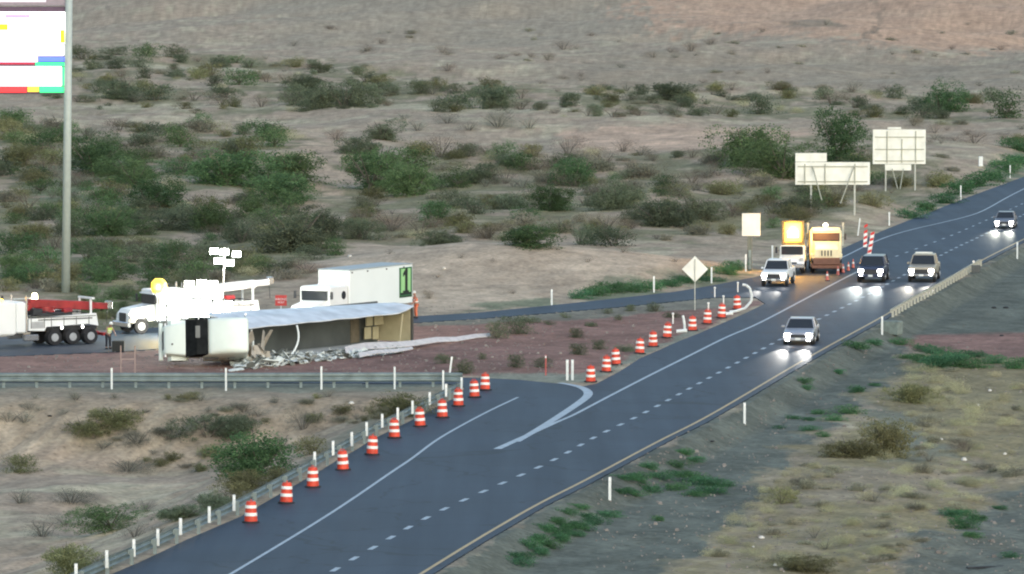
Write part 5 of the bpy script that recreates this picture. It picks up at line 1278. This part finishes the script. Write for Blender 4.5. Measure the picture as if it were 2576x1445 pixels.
SETS = [
 ('far_left', 'D', [(288, 139, 62), (451, 149, 70), (373, 198, 50), (758, 229, 110), (296, 250, 110), (389, 254, 90), (809, 274, 110), (864, 270, 140), (205, 150, 60), (739, 266, 90), (985, 241, 60), (1055, 237, 70), (218, 258, 50)], 'dark shrub far off below the picture top at left', 'dark shrubs on the far left flat'),
 ('far_left_green', 'G', [(370, 142, 65), (599, 215, 80), (595, 160, 45)], 'green tree far off between dark shrubs at upper left', 'green trees on the far left flat'),
 ('far_left_brown', 'B', [(303, 194, 60), (486, 254, 80), (556, 266, 80), (657, 270, 70), (490, 287, 35), (249, 291, 22), (340, 292, 18), (440, 292, 20)], 'brown brush among the far dark shrubs at upper left', 'brown brush on the far left flat'),
 ('mid_left', 'O', [(39, 352, 100), (58, 430, 110), (89, 462, 90), (78, 602, 110), (292, 628, 80), (60, 545, 80), (30, 500, 80)], 'olive bush in the thick scrub left of the sign pole', 'olive bushes left of the pole'),
 ('mid_left_b', 'B', [(331, 384, 130), (459, 360, 90), (70, 528, 90), (482, 511, 70), (23, 612, 60), (300, 330, 70), (845, 352, 70), (903, 554, 90)], 'brown brush in the thick scrub at left', 'brown brush in the left scrub'),
 ('mid_left_e', 'E', [(218, 352, 90), (222, 538, 80), (520, 605, 70), (370, 650, 60), (525, 400, 90), (440, 430, 90)], 'grey brush in the thick scrub at left', 'grey brush in the left scrub'),
 ('mid_left_g', 'G', [(661, 354, 105), (124, 550, 80), (525, 585, 120), (642, 554, 110), (60, 700, 110), (120, 665, 90), (30, 640, 90), (290, 705, 100), (250, 790, 90), (225, 755, 60), (90, 625, 80)], 'green tree in the thick scrub at left', 'green trees in the left scrub'),
 ('mid_center_d', 'D', [(962, 353, 110), (895, 388, 130), (1137, 523, 100), (1273, 527, 110), (1553, 527, 140), (1459, 616, 80), (1541, 620, 100), (806, 608, 150), (915, 604, 110), (1214, 461, 120)], 'dark shrub in the scrub band above the sandy mound', 'dark shrubs in the middle scrub'),
 ('mid_center_b', 'B', [(1109, 398, 100), (1226, 390, 90), (1323, 394, 70), (1382, 424, 80), (985, 581, 140), (1059, 593, 100), (1226, 602, 120), (1409, 585, 100), (1526, 581, 120), (1584, 577, 80), (770, 690, 110), (1568, 383, 70), (1498, 390, 60), (1584, 422, 60), (1643, 406, 60), (1742, 398, 60), (1791, 424, 60), (2167, 394, 60)], 'brown brush in the scrub band above the sandy mound', 'brown brush in the middle scrub'),
 ('mid_center_g', 'G', [(1035, 426, 100), (1090, 476, 80), (1312, 430, 90), (1389, 530, 110), (1101, 560, 70)], 'green tree in the scrub band above the sandy mound', 'green trees in the middle scrub'),
 ('far_center', 'D', [(1140, 274, 100), (1253, 271, 120), (1428, 266, 80), (1680, 252, 110), (1758, 292, 60), (1853, 254, 40), (1907, 288, 80), (2320, 299, 80)], 'dark shrub on the far flat in the upper middle', 'dark shrubs on the far middle flat'),
 ('far_center_b', 'B', [(1311, 250, 60), (1479, 293, 50), (1417, 126, 60), (958, 110, 40), (923, 130, 50), (1113, 134, 45), (1257, 149, 40), (1300, 141, 35), (1378, 153, 50), (1125, 180, 60), (1417, 200, 35), (1358, 211, 26), (1475, 231, 35), (1401, 231, 25), (1643, 146, 50), (1841, 138, 35), (2245, 138, 30), (2187, 126, 26), (2394, 126, 26), (2518, 127, 40), (1787, 113, 50), (1738, 130, 60), (1750, 233, 30), (2142, 233, 40), (2229, 225, 30), (2439, 258, 40), (2452, 362, 80), (2526, 350, 50), (2402, 356, 30), (2299, 318, 55), (2155, 297, 55), (2093, 264, 90)], 'low brown tuft on the far open ground near the top', 'low brown tufts on the far open ground'),
 ('far_center_e', 'E', [(1016, 301, 50), (1125, 312, 80), (1253, 321, 110), (1331, 325, 70), (1800, 288, 90), (1700, 292, 80), (1050, 330, 70), (1180, 330, 70)], 'grey brush patch above the pale sandy strip', 'grey brush above the sandy strip'),
 ('right_mid', 'O', [(1874, 536, 62), (2196, 520, 90), (2353, 470, 90), (2563, 362, 60), (1885, 525, 60), (2090, 520, 90), (2260, 470, 80)], 'olive bush near the highway sign posts', 'olive bushes around the highway signs'),
 ('wash', 'E', [(259, 1130, 70), (22, 1066, 90), (60, 1068, 80), (49, 1268, 100), (367, 1288, 70), (161, 1322, 90), (105, 1352, 100), (337, 1352, 95), (345, 1120, 110), (761, 1085, 95), (614, 1040, 70), (693, 1016, 40), (826, 1000, 50), (914, 1038, 40), (400, 1340, 50), (250, 1420, 70)], 'grey brush in the wash at lower left', 'grey brush in the lower left wash'),
 ('wash_o', 'O', [(525, 1150, 70), (788, 1142, 90), (631, 1230, 120), (944, 1050, 60), (870, 1034, 26), (580, 1262, 90), (700, 1215, 90)], 'olive brown bush near the curving guardrail', 'olive bushes along the curving guardrail'),
 ('weeds1', 'W', [(1634, 1181, 46), (1705, 1175, 46), (1568, 1207, 50), (1594, 1246, 50), (1639, 1238, 55), (1791, 1241, 60), (1757, 1249, 50), (1560, 1241, 42), (1697, 1233, 50), (1660, 1205, 60), (1740, 1212, 60), (1610, 1215, 55), (1770, 1222, 55), (1710, 1200, 50), (1820, 1225, 44)], 'low green weed in the patch right of the nearer white delineator', 'green weeds in the upper roadside patch'),
 ('weeds1b', 'W', [(1723, 1144, 40), (1749, 1162, 40)], 'dark green weed just above the upper weed patch', 'dark weeds above the upper patch'),
 ('weeds2', 'W', [(1521, 1299, 46), (1500, 1320, 50), (1465, 1333, 52), (1434, 1296, 44), (1460, 1282, 40), (1397, 1317, 44), (1373, 1336, 56), (1413, 1362, 50), (1439, 1349, 46), (1381, 1378, 52), (1360, 1396, 52), (1315, 1425, 60), (1297, 1404, 54), (1329, 1375, 50), (1345, 1360, 50), (1420, 1330, 56), (1480, 1305, 44), (1400, 1345, 50)], 'low green weed in the patch below the nearer white delineator', 'green weeds in the lower roadside patch'),
 ('weeds3', 'W', [(2384, 926, 90), (2330, 912, 60), (2281, 903, 45), (2150, 877, 48), (2400, 905, 60), (2450, 900, 50), (2420, 925, 70), (2500, 915, 50), (2360, 890, 50), (2270, 868, 40), (2200, 868, 40), (2320, 885, 40), (2560, 928, 60)], 'green weed between the right red gravel and the straw grass', 'green weeds by the right red gravel'),
 ('weeds4', 'W', [(2023, 965, 30), (2028, 980, 26), (2158, 988, 42), (2199, 971, 26), (2064, 1042, 30), (1994, 1055, 28), (2035, 1058, 30), (2138, 1043, 50), (2043, 1084, 36), (2100, 1060, 40), (2070, 1100, 30), (1958, 1080, 22), (2396, 1301, 50), (2433, 1297, 45), (2421, 1331, 60), (2466, 1309, 36), (2515, 1281, 30), (2544, 1404, 36), (2440, 1350, 40), (1801, 1223, 30), (2110, 940, 30), (1657, 1311, 30)], 'scattered dark green weed on the right gravel shoulder', 'scattered weeds on the right gravel'),
 ('straw', 'Y', [(2314, 938, 80), (2363, 965, 90), (2400, 985, 80), (2350, 990, 60), (1900, 1280, 70), (1860, 1320, 80), (1920, 1240, 50), (1830, 1370, 80), (2050, 1180, 60), (2480, 1030, 80), (2520, 1010, 70), (2450, 1060, 80), (2540, 1070, 70), (2400, 1070, 60), (2000, 1200, 70), (1790, 1400, 80), (2080, 1290, 60), (2260, 1250, 90), (2350, 1230, 90), (2440, 1220, 80), (2180, 1260, 80), (2530, 1190, 70), (2200, 1400, 70), (2120, 1370, 70), (2300, 1340, 60), (2040, 1340, 60), (1900, 1400, 70), (1980, 1420, 70)], 'clump of straw coloured dry grass in the right field', 'straw grass clumps in the right field'),
 ('ramp_weeds', 'W', [(1500, 745, 60), (1540, 738, 60), (1580, 735, 60), (1620, 728, 60), (1680, 722, 60), (1720, 712, 55), (1760, 700, 60), (1830, 692, 55), (1460, 752, 50), (1850, 680, 50), (1790, 708, 50), (2060, 655, 40), (2290, 550, 60), (2330, 530, 60), (2370, 512, 60), (2410, 490, 70), (2450, 470, 70), (2490, 455, 70), (2530, 430, 70), (2560, 410, 70), (2560, 380, 70)], 'low green growth along the far edge of the ramp', 'green growth along the far ramp edge'),
 ('red_tufts', 'D', [(1332, 812, 50), (1448, 850, 44), (1452, 893, 55), (1300, 842, 90), (1250, 852, 60), (1295, 925, 50), (1570, 885, 56), (1510, 880, 44), (1650, 785, 46), (1588, 783, 36), (1530, 790, 30), (1120, 915, 44), (1160, 940, 60), (1380, 818, 30), (1420, 800, 30), (1490, 822, 34), (1360, 925, 50), (1690, 800, 36), (1560, 806, 26), (1210, 905, 30)], 'low dark tuft on the red gravel between the roads', 'dark tufts on the red gravel'),
 ('mound', 'B', [(980, 640, 30), (1160, 650, 26), (1240, 660, 22), (1100, 700, 26), (1080, 752, 46), (1290, 740, 30), (1480, 660, 26), (1568, 636, 36), (1700, 660, 30)], 'small brown tuft on the pale sandy mound', 'brown tufts on the sandy mound')]
for _, k, pts, lb, grp in SETS:
    for (x, y, wd) in pts:
        plant(k, x, y, wd * (1.45 if k == 'W' else 1), lb, grp, .75 if k == 'W' else random.uniform(.8, 1.05)); used_px.append((x, y, wd))
# in-fill of the scrub the photograph shows as dense but unclear
ZONES = [([(0, 130), (900, 170), (1300, 225), (2000, 225), (2576, 240), (2576, 300), (1500, 300), (1200, 285), (180, 280), (0, 200)], 'DBDETDYOD', 270, (18, 66), 'scrub bush on the far flat near the top', 'scrub bushes on the far flat'),
         ([(0, 310), (420, 320), (740, 330), (800, 440), (840, 560), (850, 640), (700, 730), (180, 735), (0, 735)], 'GOBEDTGOYTDG', 290, (30, 105), 'scrub bush in the dense thicket at left', 'scrub bushes in the left thicket'),
         ([(860, 370), (1400, 385), (1900, 400), (2200, 400), (2350, 450), (2200, 530), (2080, 545), (1850, 600), (1500, 612), (860, 605), (900, 470)], 'DBEOTBEYTOG', 300, (24, 95), 'scrub bush in the dense band across the middle', 'scrub bushes in the middle band'),
         ([(500, 60), (2576, 60), (2576, 225), (500, 225)], 'BET', 70, (14, 36), 'small tuft on the far bare slope', 'small tufts on the far bare slope'),
         ([(2300, 300), (2576, 300), (2576, 380), (2420, 440), (2330, 420)], 'TEB', 16, (24, 50), 'scrub bush right of the tall highway sign', 'scrub bushes right of the highway signs'),
         ([(180, 740), (360, 740), (350, 820), (240, 830)], 'GDO', 16, (40, 70), 'dark green bush right of the left tow truck', 'bushes behind the left tow truck'),
         ([(30, 1000), (1040, 1000), (960, 1060), (820, 1130), (700, 1190), (560, 1240), (30, 1040)], 'ETEO', 55, (24, 60), 'brush on the eroded bank below the guardrail', 'brush on the eroded bank'),
         ([(1750, 1420), (1900, 1260), (2050, 1120), (2260, 1130), (2300, 930), (2570, 940), (2570, 1190), (2300, 1400), (2100, 1440)], 'YYTYTYEY', 230, (22, 70), 'tuft of dry grass among the straw in the right field', 'dry grass tufts in the right field')]
rr = random.Random(5)
for poly, kinds, n, (a, b), lb, grp in ZONES:
    xs = [p[0] for p in poly]; ys = [p[1] for p in poly]; c = 0; tries = 0; PP = [(p[0], p[1]) for p in poly]
    while c < n and tries < 6000:
        tries += 1
        x = rr.uniform(min(xs), max(xs)); y = rr.uniform(min(ys), max(ys))
        if not pip(PP, np.array([x]), np.array([y]))[0]: continue
        if 500 < x < 610 and 470 < y < 535: continue
        if 745 < x < 870 and 335 < y < 520: continue
        if 1430 < x < 2050 and 312 < y < 375: continue
        k = rr.choice(kinds)
        if fbm(np.array([x / 60.]), np.array([y / 22.]), 91, 3)[0] < .40: continue
        nm = {'G': 'green ', 'O': 'olive ', 'B': 'brown ', 'E': 'grey ', 'D': 'dark ', 'T': 'pale ', 'Y': 'straw '}[k]
        plant(k, x, y, rr.uniform(a, b), nm + lb, nm + grp, rr.uniform(.7, 1.0)); c += 1

# every plant is described by its look and by the landmark it stands nearest to
MARKS = [(165, 300, 'the upper sign pole'), (168, 520, 'the middle of the sign pole'), (165, 730, 'the foot of the sign pole'), (556, 505, 'the round sandy clearing'), (800, 350, 'the top of the sandy track'), (840, 470, 'the bottom of the sandy track'),
         (565, 420, 'the big round dark tree'), (935, 440, 'the dense dark tree by the track'), (739, 600, 'the large grey green shrub'), (1448, 440, 'the bright green rounded tree'), (2000, 430, 'the long highway sign'), (2262, 370, 'the tall highway sign'),
         (1890, 570, 'the square sign'), (1750, 680, 'the diamond sign'), (960, 720, 'the box truck'), (120, 810, 'the left tow truck'), (570, 660, 'the floodlight mast'), (1150, 640, 'the sandy mound crest'), (1600, 650, 'the right end of the mound'), (2467, 407, 'the white cabinet'),
         (2160, 150, 'the far pink slope'), (1300, 130, 'the far middle slope'), (760, 120, 'the far left slope'), (1750, 345, 'the long pale sandy strip'), (1150, 360, 'the left end of the sandy strip'), (2330, 880, 'the right red gravel'), (2220, 1100, 'the dark olive bush in the field'), (2429, 1120, 'the round brown bush in the field'),
         (1965, 1240, 'the lone olive bush in the field'), (2019, 1420, 'the green mound at the bottom edge'), (1534, 1230, 'the nearer white delineator'), (1873, 1040, 'the farther white delineator'), (655, 1150, 'the big tree by the guardrail'), (274, 1310, 'the green tree in the wash'), (322, 1170, 'the airy grey bush on sand'),
         (300, 1060, 'the olive bush on the bank'), (1009, 1020, 'the bright olive mound bush'), (1435, 930, 'the twin white posts'), (1388, 750, 'the delineator below the mound'), (60, 420, 'the left picture edge'), (2550, 270, 'the right picture edge'), (1540, 500, 'the dark shrub right of the middle'), (1150, 500, 'the middle of the scrub band'), (500, 240, 'the far dark thicket'), (1680, 240, 'the far middle thicket')]
KW = {'G': ('green', 'tree'), 'D': ('dark grey green', 'shrub'), 'O': ('olive', 'bush'), 'B': ('brown', 'brush clump'), 'E': ('pale grey', 'bush'), 'Y': ('straw coloured', 'grass clump'), 'W': ('low green', 'weed'), 'T': ('tan', 'scrub tuft')}
buckets = {}
for root, kind, px, py, wpx, grp in PLANTS:
    mi = min(range(len(MARKS)), key=lambda i: (MARKS[i][0] - px) ** 2 + ((MARKS[i][1] - py) * 1.6) ** 2)
    dx, dy = px - MARKS[mi][0], (py - MARKS[mi][1]) * 1.6
    a = math.degrees(math.atan2(-dy, dx)) % 360
    dr = ['right of', 'above and right of', 'above', 'above and left of', 'left of', 'below and left of', 'below', 'below and right of'][int((a + 22.5) // 45) % 8]
    sz = 'tiny' if wpx < 30 else ('small' if wpx < 50 else ('mid sized' if wpx < 75 else 'large'))
    buckets.setdefault((kind, sz, dr, mi), []).append((math.hypot(dx, dy), root))
for (kind, sz, dr, mi), lst in buckets.items():
    lst.sort(key=lambda t: t[0])
    for i, (_, root) in enumerate(lst):
        pre = '' if len(lst) == 1 else (['nearest', 'second nearest', 'third nearest', 'fourth nearest', 'fifth nearest', 'sixth nearest', 'seventh nearest', 'eighth nearest', 'ninth nearest', 'tenth nearest', 'eleventh nearest', 'twelfth nearest', 'thirteenth nearest', 'fourteenth nearest', 'fifteenth nearest', 'sixteenth nearest', 'seventeenth nearest'][min(i, 16)] + ' ')
        lb = '%s%s %s %s %s %s' % (pre, sz, KW[kind][0], KW[kind][1], dr, MARKS[mi][2])
        root['label'] = ' '.join(lb.split()[:16])

# stones and litter
rk = mat('pale_stone', (.62, .60, .54), .8, var=.15); 
def stone(px, py, wpx, lb, m, grp, fl=.55):
    r_ = random.Random(int(px)); g = G(px, py); s = FPX / g.y; w_ = wpx / s
    mb = MB(); vs = []; 
    prof = [(.25, 0), (.5, .12), (.46, .32), (.25, .5)]
    mb.lathe([(a * w_ * r_.uniform(.85, 1.1), z * w_ * fl * 2) for a, z in prof], 9)
    mb.v = [(x * r_.uniform(.85, 1.15), y * r_.uniform(.7, 1.1), z) for x, y, z in mb.v]
    o = mb.build('stone', m); o.location = g; tag(o, lb, 'stone', grp)
for i, (x, y, w_) in enumerate([(2368, 1108, 10), (2425, 1160, 16), (2528, 1145, 11), (2458, 1022, 12), (2490, 985, 10), (1916, 1356, 14), (1950, 1425, 12), (1895, 1378, 8)]):
    stone(x, y, w_, 'bright pale stone in the right dry field, %s in order down the slope' % ORD[i], rk, 'pale stones in the dry field')
for i, (x, y, w_) in enumerate([(884, 1018, 14), (1117, 678, 10), (880, 648, 12)]):
    stone(x, y, w_, ['pale stone on the bank near the straight guardrail', 'pale stone on the sandy mound slope', 'pale stone at the left crest of the mound'][i], rk, None)
for i, (x, y, w_) in enumerate([(268, 1324, 16), (125, 1048, 12), (450, 1000, 13), (268, 1322, 10), (1792, 1112, 12), (2500, 776, 14), (2530, 776, 14), (2520, 846, 12)]):
    stone(x, y, w_, 'dark stone %s' % ['in the wash under the bank', 'high on the bank at left', 'high on the bank below the guardrail', 'beside another in the wash', 'alone on the right gravel', 'on grey ground right of the far guardrail', 'second on grey ground right of the far guardrail', 'above the right red gravel'][i], m_dark, 'dark stones', .3)
tr_ = MB().box((0, 0, .05), (1.9, .22, .07), ch=.02).build('tyre_scrap', m_dark); tr_.location = G(2484, 1430); tr_.rotation_euler = (0, 0, .3); tag(tr_, 'black strip of shed tyre on the gravel at the bottom right', 'tyre scrap')
# loose gravel on the right shoulder and median: one heap of small stones nobody could count
rg = random.Random(3); mb = MB()
for k in range(4200):
    if k % 2: px, py = rg.uniform(1500, 2570), rg.uniform(850, 1440)
    else: px, py = rg.uniform(20, 1850), rg.uniform(770, 945)
    g = G(px, py)
    if INR[min(int(np.searchsorted(Yr, g.y)), len(Yr)-1), min(int(np.searchsorted(uc, g.x / g.y)), len(uc)-1)]: continue
    w_ = rg.uniform(.04, .11) * (2.2 if rg.random() < .06 else 1)
    mb.box((g.x, g.y, g.z + w_ * .2), (w_, w_, w_ * .6), top=(.6, .6))
tag(mb.build('loose_gravel', mat('gravel_stone', (.20, .18, .16), .9, var=.4, scale=.8)), kind='stuff')
